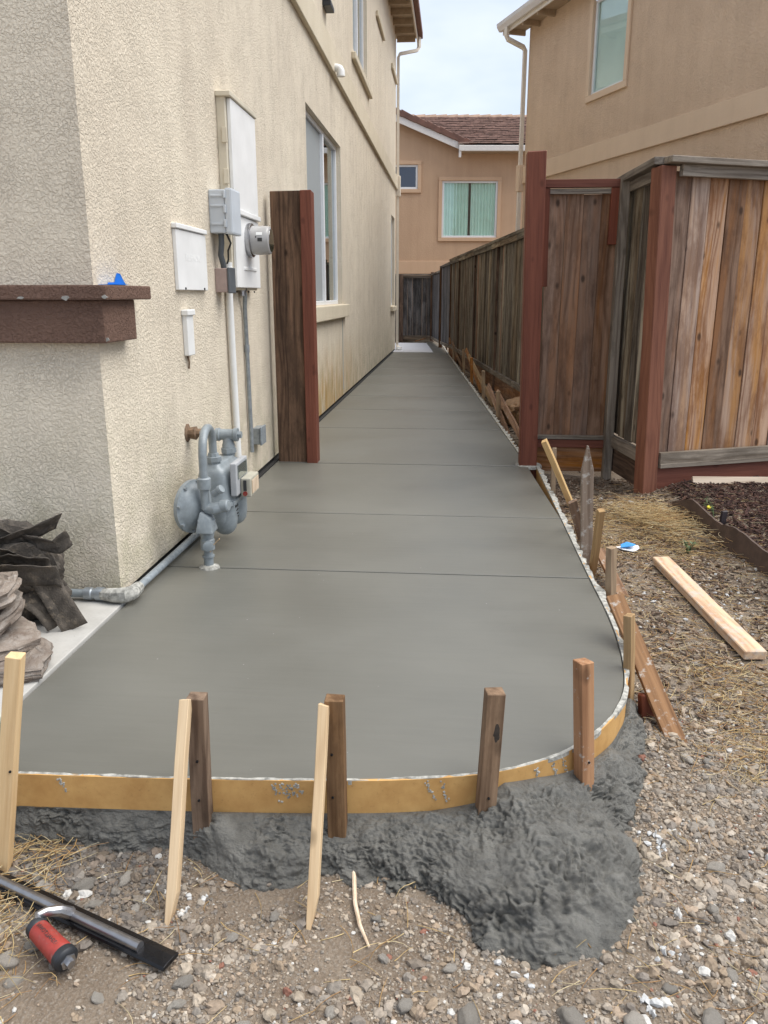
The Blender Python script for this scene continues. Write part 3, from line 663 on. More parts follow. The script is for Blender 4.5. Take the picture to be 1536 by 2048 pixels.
MB().box(0, .075, 4.895, 5.02, 1.315, 1.455).build('body', M['pinkish_box'], j, bevel=.004); MB().box(.076, .092, 4.89, 5.025, 1.31, 1.46).build('lid', M['dark_grey_tube'], j, bevel=.004)
mb = MB().tube([(.05,4.90,1.655),(.05,4.90,1.60),(.04,4.905,1.53),(.045,4.93,1.48),(.045,4.94,1.45)], .017, 10)
tag(re_origin(mb.build('flexible_conduit', M['dark_grey_tube'], None, smooth=True)), 'dark grey flexible conduit joining utility box and junction box', 'conduit')
mb = MB().tube([(.075,4.93,1.65),(.09,4.96,1.60),(.06,5.0,1.56),(.045,5.05,1.51),(.03,5.07,1.485)], .006, 6)
tag(re_origin(mb.build('cable', M['black_plastic'], None, smooth=True)), 'thin black cable dropping into the white pipe', 'cable')
pv = thing('plastic_conduit', 'white plastic pipe running down the cream wall', 'pipe', (.03, 5.1, 0))
MB().tube([(.03,5.09,1.42),(.03,5.10,.9),(.03,5.115,.4),(.03,5.125,.0)], .021, 12).build('pipe', M['white_plastic'], pv, smooth=True)
MB().lathe((.03,5.09,1.405), (0,0,1), [(0,.03),(.06,.03),(.062,.026),(.09,.026)], 14).build('coupling', M['white_plastic'], pv, smooth=True)
em = thing('metal_conduit', 'grey metal conduit rising to the electrical panel', 'conduit', (.03, 5.5, .3))
MB().tube([(.03,5.42,1.345),(.04,5.44,1.30),(.022,5.485,1.22),(.022,5.50,.8),(.022,5.515,.22)], .0145, 10).build('tube', M['galv'], em, smooth=True)
MB().lathe((.022,5.497,.92), (0,0,1), [(0,.018),(.05,.018)], 10).build('coupling', M['galv'], em, smooth=True)
MB().lathe((.03,5.42,1.345), (0,0,-1), [(-.005,.03),(.02,.03),(.021,.02),(.05,.02)], 8).build('connector', M['bright_metal'], em)
ob = thing('outlet_box', 'small grey outlet box beside the metal conduit, low on the wall', 'outlet box', (0, 5.72, .26))
MB().box(0, .052, 5.64, 5.77, .25, .372).build('body', M['galv'], ob, bevel=.004); MB().box(.053, .066, 5.632, 5.778, .245, .378).build('cover', M['conduit_grey'], ob, bevel=.003)
# blue tape on the ledge
mb = MB(); mb.add([(.004,3.33,1.342),(.004,3.52,1.342),(.004,3.49,1.365),(.006,3.46,1.388),(.004,3.43,1.39),(.004,3.40,1.352),(.004,3.33,1.350)], [(0,1,2,3,4,5,6)]); mb.add([(.004,3.24,1.3415),(.06,3.27,1.3425),(.055,3.42,1.3425),(.004,3.5,1.3415)], [(0,1,2,3)])
tp = mb.build('tape_scrap', M['blue_tape']); sm = tp.modifiers.new('thick', 'SOLIDIFY'); sm.thickness = .0015
tag(re_origin(tp), 'scrap of bright blue masking tape left on the brown ledge', 'tape')
# conduit along the foot of the wall
cd = thing('corner_conduit', 'grey conduit bending round the foot of the house corner', 'conduit', (.05, 3.13, .03))
MB().tube([(.055,3.17,.040),(.052,3.6,.034),(.046,4.3,.026),(.040,5.0,.018)], .018, 12).build('side_pipe', M['conduit_grey'], cd, smooth=True)
MB().tube([(-1.2,3.15,.045),(-.12,3.15,.045)], .019, 12).build('front_pipe', M['gas_grey'], cd, smooth=True)
MB().lathe((-.14,3.15,.045), (1,0,0), [(0,.027),(.03,.028),(.035,.024),(.05,.024),(.052,.03),(.085,.03)], 12).build('coupling', M['galv'], cd, smooth=True)
MB().tube([(-.06,3.145,.045),(.0,3.13,.048),(.045,3.13,.05),(.066,3.16,.05),(.06,3.25,.044)], [.026,.032,.034,.032,.026], 10).build('elbow_fitting', M['crust'], cd, smooth=True)

# ------------------------------------------------------------------ gas meter set
g = thing('gas_meter', 'blue grey gas meter with regulator standing against the wall', 'gas meter', (.25, 3.95, 0))
gm = M['gas_grey']
rs = MB().lathe((.255,3.66,-.02), (0,0,1), [(0,.024),(.075,.024),(.076,.030),(.085,.030),(.086,.022),(.115,.022),(.116,.034),(.165,.034),(.17,.03),(.20,.036),(.235,.036),(.24,.044),(.265,.044)], 14).build('riser', gm, g, smooth=True)
MB().lathe((.255,3.66,.125), (.35,-1,0), [(-.045,.018),(.03,.018),(.034,.026),(.055,.026),(.058,.016)], 12).build('shutoff_valve', gm, g, smooth=True)
MB().lathe((.255,3.66,.0), (0,0,1), [(-.005,.055),(.006,.05),(.012,.036),(.016,.026)], 11).build('cement_collar', M['crust'], rs, smooth=True)
MB().tube([(.275,3.63,.09),(.295,3.62,.13),(.33,3.61,.165)], .003, 5).build('tracer_wire', M['lath'], rs, smooth=True)
ax = Vector((.93, -.36, 0)).normalized(); oc = Vector((.195, 3.70, .30))
rg = MB().lathe(oc-ax*.055, ax, [(0,.05),(.008,.10),(.022,.120),(.026,.132),(.046,.132),(.049,.121),(.062,.108),(.080,.088),(.092,.05),(.096,.02)], 32).build('regulator', gm, g, smooth=True, ang=50)
uu = ax.cross(Vector((0,0,1)))
for k in range(8):
    a = k*math.pi/4+.2; q = oc-ax*.002+(uu*math.cos(a)+Vector((0,0,1))*math.sin(a))*.124
    MB().lathe(q, ax, [(-.028,.008),(.008,.008)], 6).build('bolt', M['conduit_grey'], rg)
MB().tube([oc+ax*.07, oc+ax*.11, oc+ax*.11+Vector((.05,.02,.012))], [.032,.03,.026], 12).build('vent_neck', gm, rg, smooth=True)
MB().lathe(oc+ax*.10+Vector((.04,.01,.012)), (.9,-.1,.1), [(0,.03),(.035,.03),(.04,.024)], 14).build('vent_cap', gm, rg, smooth=True)
MB().lathe(oc+ax*.085+Vector((.02,.0,.07)), (.7,-.2,.5), [(0,.017),(.04,.017),(.045,.022),(.06,.02)], 12).build('test_plug', gm, rg, smooth=True)
MB().hexa([(.215,3.60,.19),(.30,3.60,.19),(.30,3.70,.19),(.215,3.70,.19),(.235,3.62,.29),(.285,3.62,.26),(.285,3.69,.26),(.235,3.69,.29)]).build('valve_body', gm, rg, bevel=.006, seg=2, smooth=True)
arc = [(.255,3.66,.30),(.255,3.66,.45),(.255,3.662,.56)]+[(.255-.016*(1-math.cos(a)), 3.80-.135*math.cos(a), .575+.095*math.sin(a)) for a in np.linspace(.15, 3.0, 9)]+[(.223,3.935,.55),(.222,3.94,.47)]
MB().tube(arc, .0205, 14).build('bent_pipe', gm, g, smooth=True)
MB().lathe((.255,3.66,.40), (0,0,1), [(0,.032),(.05,.034),(.055,.028)], 12).build('pipe_collar', gm, g, smooth=True)
MB().lathe((.222,3.94,.462), (0,0,1), [(0,.034),(.014,.035),(.016,.042),(.040,.042),(.042,.030),(.058,.028),(.06,.022)], 8).build('union_nut', gm, g, smooth=True, ang=30)
MB().lathe((.235,4.18,.462), (0,0,1), [(0,.034),(.014,.035),(.016,.042),(.040,.042),(.042,.028),(.052,.028),(.054,.021),(.10,.021)], 8).build('union_nut', gm, g, smooth=True, ang=30)
MB().tube([(0,4.215,.575),(.08,4.213,.575)], .024, 10).build('wall_stub', M['rust'], g, smooth=True)
MB().lathe((.0,4.215,.575), (1,0,0), [(-.01,.055),(.004,.05),(.01,.03),(.05,.038),(.055,.028)], 9, .3).build('rusty_flange', M['rust'], g, smooth=True)
MB().tube([(.075,4.212,.575),(.18,4.184,.575)], .022, 12).build('inlet_pipe', gm, g, smooth=True)
tee = MB().lathe((.17,4.18,.575), (1,0,0), [(0,.035),(.02,.036),(.025,.03),(.095,.03),(.10,.036),(.12,.036)], 14).build('tee', gm, g, smooth=True)
MB().lathe((.235,4.18,.55), (0,0,-1), [(-.02,.026),(.02,.03),(.03,.034),(.05,.034)], 12).build('tee_branch', gm, tee, smooth=True); MB().lathe((.29,4.18,.575), (1,0,0), [(0,.02),(.02,.02)], 6).build('tee_plug', gm, tee)
def loft(secs, n=44, pw=6.0):
    mb = MB(); vv = []
    for (z, hx, hy, cx, cy) in secs:
        for k in range(n):
            a = 2*math.pi*k/n; c_, s_ = math.cos(a), math.sin(a); r = (abs(c_)**pw+abs(s_)**pw)**(-1/pw); vv.append((cx+hx*r*c_, cy+hy*r*s_, z))
    m = len(secs); ff = [(i*n+k, i*n+(k+1)%n, (i+1)*n+(k+1)%n, (i+1)*n+k) for i in range(m-1) for k in range(n)]
    ff += [tuple(range(n))[::-1], tuple((m-1)*n+k for k in range(n))]; return mb.add(vv, ff)
CX, CY = .222, 4.06
up = loft([(.275,.100,.195,CX,CY),(.29,.094,.188,CX,CY),(.36,.088,.182,CX,CY),(.415,.080,.178,CX,CY),(.432,.072,.172,CX,CY),(.444,.058,.165,CX,CY),(.452,.046,.158,CX,CY),(.463,.042,.154,CX,CY),(.466,.038,.15,CX,CY)]).build('upper_case', gm, g, smooth=True, ang=60)
loft([(.252,.104,.201,CX,CY),(.255,.109,.206,CX,CY),(.271,.109,.206,CX,CY),(.2745,.104,.201,CX,CY)]).build('case_flange', gm, g, smooth=True)
lo = loft([(.252,.090,.186,CX-.01,CY),(.18,.086,.18,CX-.01,CY),(.14,.078,.17,CX-.01,CY),(.12,.066,.155,CX-.01,CY),(.108,.05,.13,CX-.01,CY),(.104,.03,.09,CX-.01,CY)]).build('lower_case', gm, g, smooth=True, ang=60)
for (cy_, s_) in ((3.955, 1), (4.155, 1)):
    MB().lathe((.262, cy_, .253), (0,0,-1), [(0,.066),(.09,.065),(.13,.058),(.152,.043),(.165,.024),(.169,.006)], 20).build('case_lobe', gm, lo, smooth=True, ang=60)
ix = MB().box(.318, .350, 3.89, 4.12, .305, .475).build('index_box', plain('pale_grey_index', (.40,.41,.42), .5), g, bevel=.006, seg=2)
MB().box(.3505, .355, 3.92, 4.09, .39, .46).build('index_glass', M['glass_refl'], ix)
tb = MB().box(.351, .405, 3.96, 4.14, .285, .385).build('transmitter', plain('beige_transmitter', (.40,.375,.30), .55), g, bevel=.008, seg=2)
MB().box(.4055, .408, 3.98, 4.12, .30, .37).build('label_plate', M['lath'], tb)
MB().lathe((.375,3.958,.305), (0,-1,0), [(0,.012),(.006,.012)], 10).build('red_seal', M['red_rubber'], tb); MB().box(.367,.383,3.953,3.96,.32,.375).build('seal_strip', M['print_black'], tb)
for k, z in enumerate((.235, .215, .195, .178)):
    MB().box(.322, .3295, 3.935+.010*k, 3.978, z, z+(.011 if k == 0 else .005)).build('casting_mark', M['print_black'], lo)

for k in range(5):
    MB().lathe((CX+.104, 3.90+k*.08, .263), (0,0,1), [(-.016,.006),(.016,.006)], 6).build('flange_bolt', M['conduit_grey'], lo)
for x_ in (.15, .21, .27): MB().lathe((x_, 3.861, .263), (0,0,1), [(-.016,.006),(.016,.006)], 6).build('flange_bolt', M['conduit_grey'], lo)

# ------------------------------------------------------------------ gate posts at the path
pb = stick('gate_post', (.165,6.31,-.25), (.165,6.31,2.045), .235, .10, (1,0,0), 'post_brown', bev=.004); tag(pb, 'wide dark brown weathered post fixed beside the cream wall', 'post')
pr_ = stick('gate_post', (.326,6.295,-.25), (.322,6.295,2.045), .085, .13, (1,0,0), 'red_wood', bev=.004); tag(pr_, 'slim red stained post facing the dark brown wall post', 'post')
po = stick('gate_post', (2.045,6.30,-.3), (1.995,6.27,2.285), .135, .135, (1,0,0), 'red_wood', bev=.006); tag(po, 'tall red stained gate post standing in the edge of the path', 'post')
MB_c = MB().lathe((2.045,6.30,.0), (0,0,1), [(-.02,.11),(.004,.105),(.008,.095)], 9, .4); tag(re_origin(MB_c.build('cement_smear', M['crust'], None, smooth=True)), 'rough cement smear around the foot of the tall red post', 'cement')

# ------------------------------------------------------------------ infill panel next to the gate post
def boards(parent, A, B, z0f, z1f, w, t, mat, gap=.003, lift=.0, name='board', alt=0.0, variants=3, jitter=.012):
    A, B = Vector((*A, 0)), Vector((*B, 0)); d = (B-A); L = d.length; d.normalize(); nrm = Vector((d.y, -d.x, 0)); n = int(L/(w+gap)); st = L/n; out = []
    H = z1f-z0f; mats = mat if isinstance(mat, (list, tuple)) else [mat]
    ms = {mm: [stick_mesh(name, H, st-gap, t, M[mm], bev=.0025, nseg=3, warp=.002) for _ in range(variants)] for mm in mats}
    for i in range(n):
        mm = mats[random.randrange(len(mats))]
        p = A+d*(st*(i+.5))+nrm*((alt if i % 2 else 0)+random.uniform(-.002, .002)); zj = random.uniform(-jitter, jitter)
        o = stick(name, (p.x, p.y, z0f+zj), (p.x+random.uniform(-.003,.003), p.y, z0f+zj+H), st, t, d, mm, parent, me=ms[mm][i % variants]); out.append(o)
    return out
ip = thing('narrow_fence', 'narrow brown board panel framed by red battens next to tall red post', 'fence', (2.36, 6.36, -.1))
boards(ip, (2.11,6.40), (2.63,6.40), .20, 2.02, .118, .018, 'cedar_dark', gap=.002, alt=-.004)
stick('rail', (2.075,6.36,2.085), (2.63,6.36,2.085), .055, .05, (0,0,1), 'red_wood', ip); stick('rail', (2.115,6.366,2.032), (2.56,6.366,2.032), .035, .03, (0,0,1), 'grey_wood', ip)
stick('batten', (2.10,6.36,1.36), (2.088,6.36,2.055), .055, .04, (1,0,0), 'red_wood', ip); stick('batten', (2.585,6.36,1.66), (2.585,6.36,2.055), .06, .04, (1,0,0), 'red_wood', ip)
stick('rail', (2.10,6.362,.215), (2.63,6.362,.215), .028, .045, (0,0,1), 'grey_wood', ip); stick('rail', (2.10,6.366,.165), (2.63,6.366,.165), .062, .04, (0,0,1), 'red_wood', ip)
stick('kick_board', (2.10,6.38,.035), (2.64,6.38,.035), .19, .03, (0,0,1), 'cedar_dark', ip)
gp = stick('fence_post', (2.665,6.33,-.3), (2.645,6.33,2.10), .065, .09, (1,0,0), 'grey_wood', bev=.004); tag(gp, 'slim grey weathered post at the back of the fence corner', 'post')

# ------------------------------------------------------------------ near cedar fence with red corner post
nf_ = thing('cedar_fence', 'cedar fence of brown and grey vertical boards with red corner post', 'fence', (3.4, 6.0, -.1))
ed_ = Vector((math.sin(R(68)), math.cos(R(68)), 0)); en = Vector((ed_.y, -ed_.x, 0)); c0 = Vector((2.80, 5.66, 0))
q0 = c0+ed_*.035; q1 = c0+ed_*2.3
bl = boards(nf_, (q0.x+.02*-en.x, q0.y-.02*en.y), (q1.x, q1.y), .215, 2.07, .135, .018, ['cedar','cedar','cedar','cedar_dark'], gap=.002, alt=.006)
stick('post', (c0.x+.02,c0.y,-.35), (c0.x-.045,c0.y,2.095), .115, .115, ed_, 'red_orange_wood', nf_, bev=.005)
def along(s, z, off=0): v = c0+ed_*s+en*off; return (v.x, v.y, z)
stick('cap', along(-.07,2.125,.03), along(2.3,2.125,.03), .15, .04, en, 'grey_wood', nf_, bev=.004)
stick('rail', along(.045,2.068,.045), along(2.3,2.068,.045), .07, .038, (0,0,1), 'grey_wood', nf_)
stick('rail', along(.07,.195,.05), along(2.3,.195,.05), .085, .04, (0,0,1), 'grey_wood', nf_)
stick('rail', along(.07,.145,.055), along(2.3,.145,.055), .03, .045, (0,0,1), 'grey_wood', nf_)
stick('kick_board', along(.06,.02,.03), along(2.3,.02,.03), .24, .035, (0,0,1), 'red_wood', nf_)
# return to the grey post
a_, b_ = (2.705, 6.42), (2.805, 5.72)
rf = thing('fence_return', 'short dark grey fence return between grey post and red corner post', 'fence', (2.75, 6.1, -.1))
boards(rf, b_, a_, .25, 2.04, .125, .018, 'fence_old', gap=.002, alt=.004)
stick('cap', (2.735,5.62,2.125), (2.655,6.47,2.105), .11, .045, (1,0,0), 'grey_wood', rf); stick('rail', (2.745,5.70,2.06), (2.675,6.42,2.05), .07, .035, (0,0,1), 'grey_wood', rf)
stick('rail', (2.775,5.70,.20), (2.675,6.42,.20), .09, .04, (0,0,1), 'grey_wood', rf); stick('kick_board', (2.80,5.70,.06), (2.70,6.42,.06), .20, .03, (0,0,1), 'post_brown', rf)

# ------------------------------------------------------------------ long side fence and far fence
sf = thing('side_fence', 'long dark weathered board fence running down the side of the path', 'fence', (2.1, 12, -.1))
def fl(y): return 2.70-.1075*(y-6.5)
boards(sf, (fl(6.6), 6.6), (fl(18.9), 18.9), .20, 2.02, .132, .018, ['fence_old']*8+['cedar_dark'], gap=.003, alt=.008, variants=4, jitter=.01)
for y in np.arange(6.6, 18.8, 2.05):
    y2 = min(y+2.05, 18.9)
    stick('cap', (fl(y)-.015,y,2.055), (fl(y2)-.015,y2,2.055), .10, .04, (1,0,0), 'fence_old', sf); stick('rail', (fl(y)-.04,y,2.0), (fl(y2)-.04,y2,2.0), .07, .03, (0,0,1), 'fence_old', sf)
    stick('rail', (fl(y)-.03,y,.175), (fl(y2)-.03,y2,.175), .07, .04, (0,0,1), 'grey_wood', sf); stick('kick_board', (fl(y),y,.02), (fl(y2),y2,.02), .24, .03, (0,0,1), 'cedar_dark', sf)
for y in np.arange(7.4, 18.6, 2.45): stick('post', (fl(y)-.025,y,-.3), (fl(y)-.025,y,2.03), .06, .035, (0,1,0), 'fence_orange' if abs(y-9.85) < 1.3 else 'post_brown', sf)
sf2 = thing('side_fence', 'short paler stretch of fence stepping down towards the far corner', 'fence', (1.2, 21, -.1))
boards(sf2, (1.36,18.95), (1.12,20.9), .15, 1.98, .13, .018, 'fence_far'); boards(sf2, (1.10,21.0), (.80,23.95), .1, 1.84, .13, .018, 'fence_far')
stick('cap', (1.35,18.9,2.0), (1.11,20.95,1.97), .10, .045, (1,0,0), 'fence_old', sf2); stick('cap', (1.10,20.95,1.875), (.80,23.95,1.865), .10, .045, (1,0,0), 'fence_old', sf2)
for (x, y, h) in ((1.37,18.93,2.06), (1.10,20.95,2.0), (.79,23.9,1.93)): stick('post', (x,y,-.3), (x,y,h), .09, .09, (1,0,0), 'post_brown', sf2)
stick('rail', (1.33,18.95,.15), (.78,23.9,.10), .07, .04, (0,0,1), 'grey_wood', sf2)
ff_ = thing('far_fence', 'dark grey board fence closing off the far end of the path', 'fence', (.3, 24, -.1))
boards(ff_, (-1.6,24.0), (.78,24.0), .12, 1.80, .13, .018, 'fence_far'); stick('cap', (-1.6,23.96,1.86), (.80,23.96,1.86), .10, .045, (0,1,0), 'grey_wood', ff_); stick('rail', (-1.6,23.96,1.80), (.78,23.96,1.80), .06, .03, (0,0,1), 'grey_wood', ff_)
stick('rail', (-1.6,23.96,.12), (.78,23.96,.12), .07, .04, (0,0,1), 'grey_wood', ff_); stick('kick_board', (-1.6,24,.0), (.78,24,.0), .16, .03, (0,0,1), 'fence_old', ff_)
stick('post', (-.10,23.93,-.2), (-.10,23.93,1.86), .11, .09, (1,0,0), 'post_brown', ff_)

# ------------------------------------------------------------------ right house
rh = thing('tan_house', 'tan stucco two storey house rising behind the cedar fence', 'house', (2.842, 18.385, -.1))
dd = Vector((math.sin(R(-21.6)), math.cos(R(-21.6)), 0)); ax_ = -dd; ay_ = Vector((-dd.y, dd.x, 0)); PC = Vector((2.842, 18.385, 0)); AZ = Vector((0,0,1))
def rbox(mb, s, o, z): return mb.obox(PC, ax_, ay_, AZ, s, o, z)
RT = 6.62; WS = (2.52, 3.62); WZ = (4.74, 6.25)
def rquad(mb, s0, s1, za, zb, o=0): return mb.add([PC+ax_*s0+ay_*o+AZ*za, PC+ax_*s1+ay_*o+AZ*za, PC+ax_*s1+ay_*o+AZ*zb, PC+ax_*s0+ay_*o+AZ*zb], [(0,1,2,3)])
mb = MB(); rquad(mb, 0, WS[0], -.2, RT); rquad(mb, WS[1], 9.5, -.2, RT); rquad(mb, WS[0], WS[1], -.2, WZ[0]); rquad(mb, WS[0], WS[1], WZ[1], RT)
for (s, sgn) in ((WS[0],1),(WS[1],-1)): mb.add([PC+ax_*s+AZ*WZ[0], PC+ax_*s+AZ*WZ[1], PC+ax_*s-ay_*.15+AZ*WZ[1], PC+ax_*s-ay_*.15+AZ*WZ[0]], [(0,1,2,3)])
mb.add([PC+AZ*-.2, PC-ay_*6+AZ*-.2, PC-ay_*6+AZ*RT, PC+AZ*RT], [(0,1,2,3)]); mb.add([PC+ax_*9.5+AZ*-.2, PC+ax_*9.5-ay_*6+AZ*-.2, PC+ax_*9.5-ay_*6+AZ*RT, PC+ax_*9.5+AZ*RT], [(0,1,2,3)])
mb.build('wall', M['tan'], rh)
rbox(MB(), (-.03, 9.52), (.0, .045), (3.575, 3.90)).build('band', M['tan_trim'], rh, bevel=.006)
rw = MB()
for (s, z) in (((WS[0]-.10,WS[1]+.10),(WZ[0]-.11,WZ[0]-.001)), ((WS[0]-.10,WS[0]-.001),(WZ[0],WZ[1])), ((WS[1]+.001,WS[1]+.10),(WZ[0],WZ[1])), ((WS[0]-.10,WS[1]+.10),(WZ[1]+.001,WZ[1]+.11))): rbox(rw, s, (.0,.04), z)
rw = rw.build('window', M['tan_trim'], rh, bevel=.006)
fm = MB()
for (s, z) in (((WS[0],WS[1]),(WZ[0],WZ[0]+.045)), ((WS[0],WS[1]),(WZ[1]-.045,WZ[1])), ((WS[0],WS[0]+.045),(WZ[0]+.045,WZ[1]-.045)), ((WS[1]-.045,WS[1]),(WZ[0]+.045,WZ[1]-.045))): rbox(fm, s, (-.07,-.02), z)
fm.build('frame', M['vinyl'], rw, bevel=.004); rbox(MB(), (WS[0]+.045,WS[1]-.045), (-.05,-.045), (WZ[0]+.045,WZ[1]-.045)).build('pane', M['glass'], rw)
rbox(MB(), (WS[0]-.2,WS[1]+.2), (-.085,-.08), (WZ[0],WZ[1])).build('reflection_sheet', M['reflection_sheet'], rw)  # added sheet behind the pane, its colour stands in for reflected sky
mb = MB(); A0 = [PC+ax_*s+ay_*o+AZ*z for s, o, z in ((-.42,.40,RT-.05),(9.8,.40,RT-.05),(9.8,-3.2,RT+1.5),(-.42,-3.2,RT+1.5))]; mb.prism(A0, (0,0,.10)); mb.build('roof', M['roof_tile'], rh)
rbox(MB(), (-.40, 9.8), (.0,.385), (RT-.10,RT-.06)).build('soffit', M['eave_wood'], rh); rbox(MB(), (-.42, 9.8), (.386,.41), (RT-.16,RT+.03)).build('fascia', M['gutter'], rh)
gt = MB(); prof = [(.411,.02),(.411,-.11),(.47,-.11),(.52,-.03),(.53,.03),(.52,.03),(.465,-.095),(.42,-.095),(.42,.02)]
gt.prism([PC+ax_*-.48+ay_*o+AZ*(RT+.02+z) for o, z in prof], ax_*10.2); gt.build('gutter', M['fascia_white'], rh)
for s in (-.2,.42,1.04): rbox(MB(), (s,s+.05), (.02,.384), (RT-.20,RT-.1005)).build('rafter_tail', M['eave_wood'], rh)
dp = lambda s, o, z: PC+ax_*s+ay_*o+AZ*z
MB().tube([dp(-.12,.46,RT-.09),dp(-.12,.46,RT-.24),dp(-.11,.43,RT-.31),dp(-.075,.10,RT-.44),dp(-.07,.06,RT-.50),dp(-.07,.06,2.0),dp(-.07,.06,0)], .052, 4).build('downspout', M['gutter'], rh)
rbox(MB(), (-.16,.0), (-.02,.115), (3.42,3.95)).build('downspout_sleeve', M['tan_trim'], rh, bevel=.01)

# ------------------------------------------------------------------ far house
fh_ = thing('ochre_house', 'ochre stucco house with brown tiled roof beyond the far fence', 'house', (2, 27, -.6))
yw = R(4.861); ex_ = Vector((math.cos(yw), math.sin(yw), 0)); ef = Vector((-math.sin(yw), math.cos(yw), 0)); FO = Vector((1.434, 0, 0))+ef*26.5
def fbox(mb, x, y, z): return mb.obox(FO, ex_, ef, AZ, x, y, z)
def fp(x, y, z): return FO+ex_*x+ef*y+AZ*z
W1 = (1.80, 3.52, 3.04, 4.70); W2 = (.0, 1.04, 4.46, 5.16)
mb = MB()
def fw(poly): mb.add([fp(x, 0, z) for x, z in poly], [tuple(range(len(poly)))])
xa, xb_ = -3.0, 5.2
fw([(xa,-.8),(xb_,-.8),(xb_,W1[2]),(xa,W1[2])]); fw([(xa,W1[2]),(W1[0],W1[2]),(W1[0],W2[2]),(xa,W2[2])]); fw([(W1[1],W1[2]),(xb_,W1[2]),(xb_,W1[3]),(W1[1],W1[3])])
fw([(xa,W2[2]),(W2[0],W2[2]),(W2[0],W2[3]),(xa,W2[3])]); fw([(W2[1],W2[2]),(W1[0],W2[2]),(W1[0],W1[3]),(W2[1],W1[3])]); fw([(W2[1],W1[3]),(xb_,W1[3]),(xb_,W2[3]),(W2[1],W2[3])])
fw([(xa,W2[3]),(xb_,W2[3]),(xb_,5.48),(2.75,5.48),(.4,6.42),(-2.2,7.4),(xa,7.2)])
mb.build('wall', M['ochre'], fh_)
fbox(MB(), (xa,xb_), (-.04,-.001), (1.95,2.34)).build('band', M['ochre_trim'], fh_, bevel=.008)
def fwindow(W, gl, tw=.11):
    o = MB()
    for (x, z) in (((W[0]-tw,W[1]+tw),(W[2]-tw,W[2]-.001)), ((W[0]-tw,W[1]+tw),(W[3]+.001,W[3]+tw)), ((W[0]-tw,W[0]-.001),(W[2],W[3])), ((W[1]+.001,W[1]+tw),(W[2],W[3]))): fbox(o, x, (-.05,-.001), z)
    o = o.build('window', M['ochre_trim'], fh_, bevel=.006); f = MB(); k = .06
    for (x, z) in (((W[0],W[1]),(W[2],W[2]+k)), ((W[0],W[1]),(W[3]-k,W[3])), ((W[0],W[0]+k),(W[2]+k,W[3]-k)), ((W[1]-k,W[1]),(W[2]+k,W[3]-k))): fbox(f, x, (.0,.06), z)
    f.build('frame', M['vinyl'], o, bevel=.005); fbox(MB(), (W[0]+k,W[1]-k), (.03,.036), (W[2]+k,W[3]-k)).build('pane', M[gl], o); return o
o = fwindow(W1, 'glass'); o2 = fwindow(W2, 'glass_blue')
for (x0, x1) in ((1.80, 2.62), (2.70, 3.52)):
    mb = MB(); vv = []; n = 60
    for i in range(n+1):
        x = lerp(x0, x1, i/n); yv = .078+.022*math.sin(i*.9)+.010*math.sin(i*2.3+1); vv += [(x, yv)]
    A = [fp(x, y, W1[2]) for x, y in vv]; B = [fp(x, y, W1[3]) for x, y in vv]
    mb.add(A+B, [(i, i+1, n+2+i, n+1+i) for i in range(n)]); mb.build('curtain', M['curtain'], o, smooth=True, ang=80)
fbox(MB(), (-.6,4.2), (.5,.55), (2.5,5.4)).build('room_back', M['interior'], fh_)
# main roof of stepped tile courses, facing the path
e0y, e0z, r_y, r_z = -.45, 5.66, 2.55, 6.98; NCO = 15
for i in range(NCO):
    t0, t1 = i/NCO, (i+1)/NCO; y0_, y1_ = lerp(e0y, r_y, t0), lerp(e0y, r_y, t1)+.05; z0_, z1_ = lerp(e0z, r_z, t0), lerp(e0z, r_z, t1)
    tl = MB(); x = -2.2+(7.62-z1_)/(7.62-5.60)*5.05-.25
    while x < 5.2:
        w_ = .33; s_ = random.uniform(-.012, .012); lf_ = random.uniform(-.006, .006)
        tl.hexa([fp(x+.004,y0_-.03+s_,z0_+.03+lf_),fp(x+w_-.004,y0_-.03+s_,z0_+.03+lf_),fp(x+w_-.004,y1_,z1_-.0),fp(x+.004,y1_,z1_-.0),fp(x+.004,y0_-.03+s_,z0_+.068+lf_),fp(x+w_-.004,y0_-.03+s_,z0_+.068+lf_),fp(x+w_-.004,y1_,z1_+.016),fp(x+.004,y1_,z1_+.016)]); x += w_
    tl.build('tile_course', M['roof_tile'], fh_)
mb = MB().prism([fp(2.75,e0y+.03,e0z-.03), fp(5.2,e0y+.03,e0z-.03), fp(5.2,r_y,r_z-.03), fp(-.6,r_y,r_z-.03)], (0,0,.028)); mb.build('roof_deck', M['dark_gap'], fh_)
for i in range(17):
    x = -.8+i*.36; MB().hexa([fp(x,r_y-.14,r_z-.02),fp(x+.37,r_y-.14,r_z+.0),fp(x+.37,r_y+.14,r_z+.0),fp(x,r_y+.14,r_z-.02),fp(x,r_y-.05,r_z+.07),fp(x+.37,r_y-.05,r_z+.10),fp(x+.37,r_y+.05,r_z+.10),fp(x,r_y+.05,r_z+.07)]).build('ridge_tile', M['ridge_tile'], fh_, bevel=.01)
fbox(MB(), (2.25,5.2), (-.52,-.44), (5.47,5.63)).build('gutter', M['fascia_white'], fh_, bevel=.01); fbox(MB(), (2.25,2.32), (-.50,-.42), (5.30,5.50)).build('gutter_outlet', M['fascia_white'], fh_)
fbox(MB(), (2.3,5.2), (-.43,-.0), (5.47,5.50)).build('soffit', M['eave_wood'], fh_)
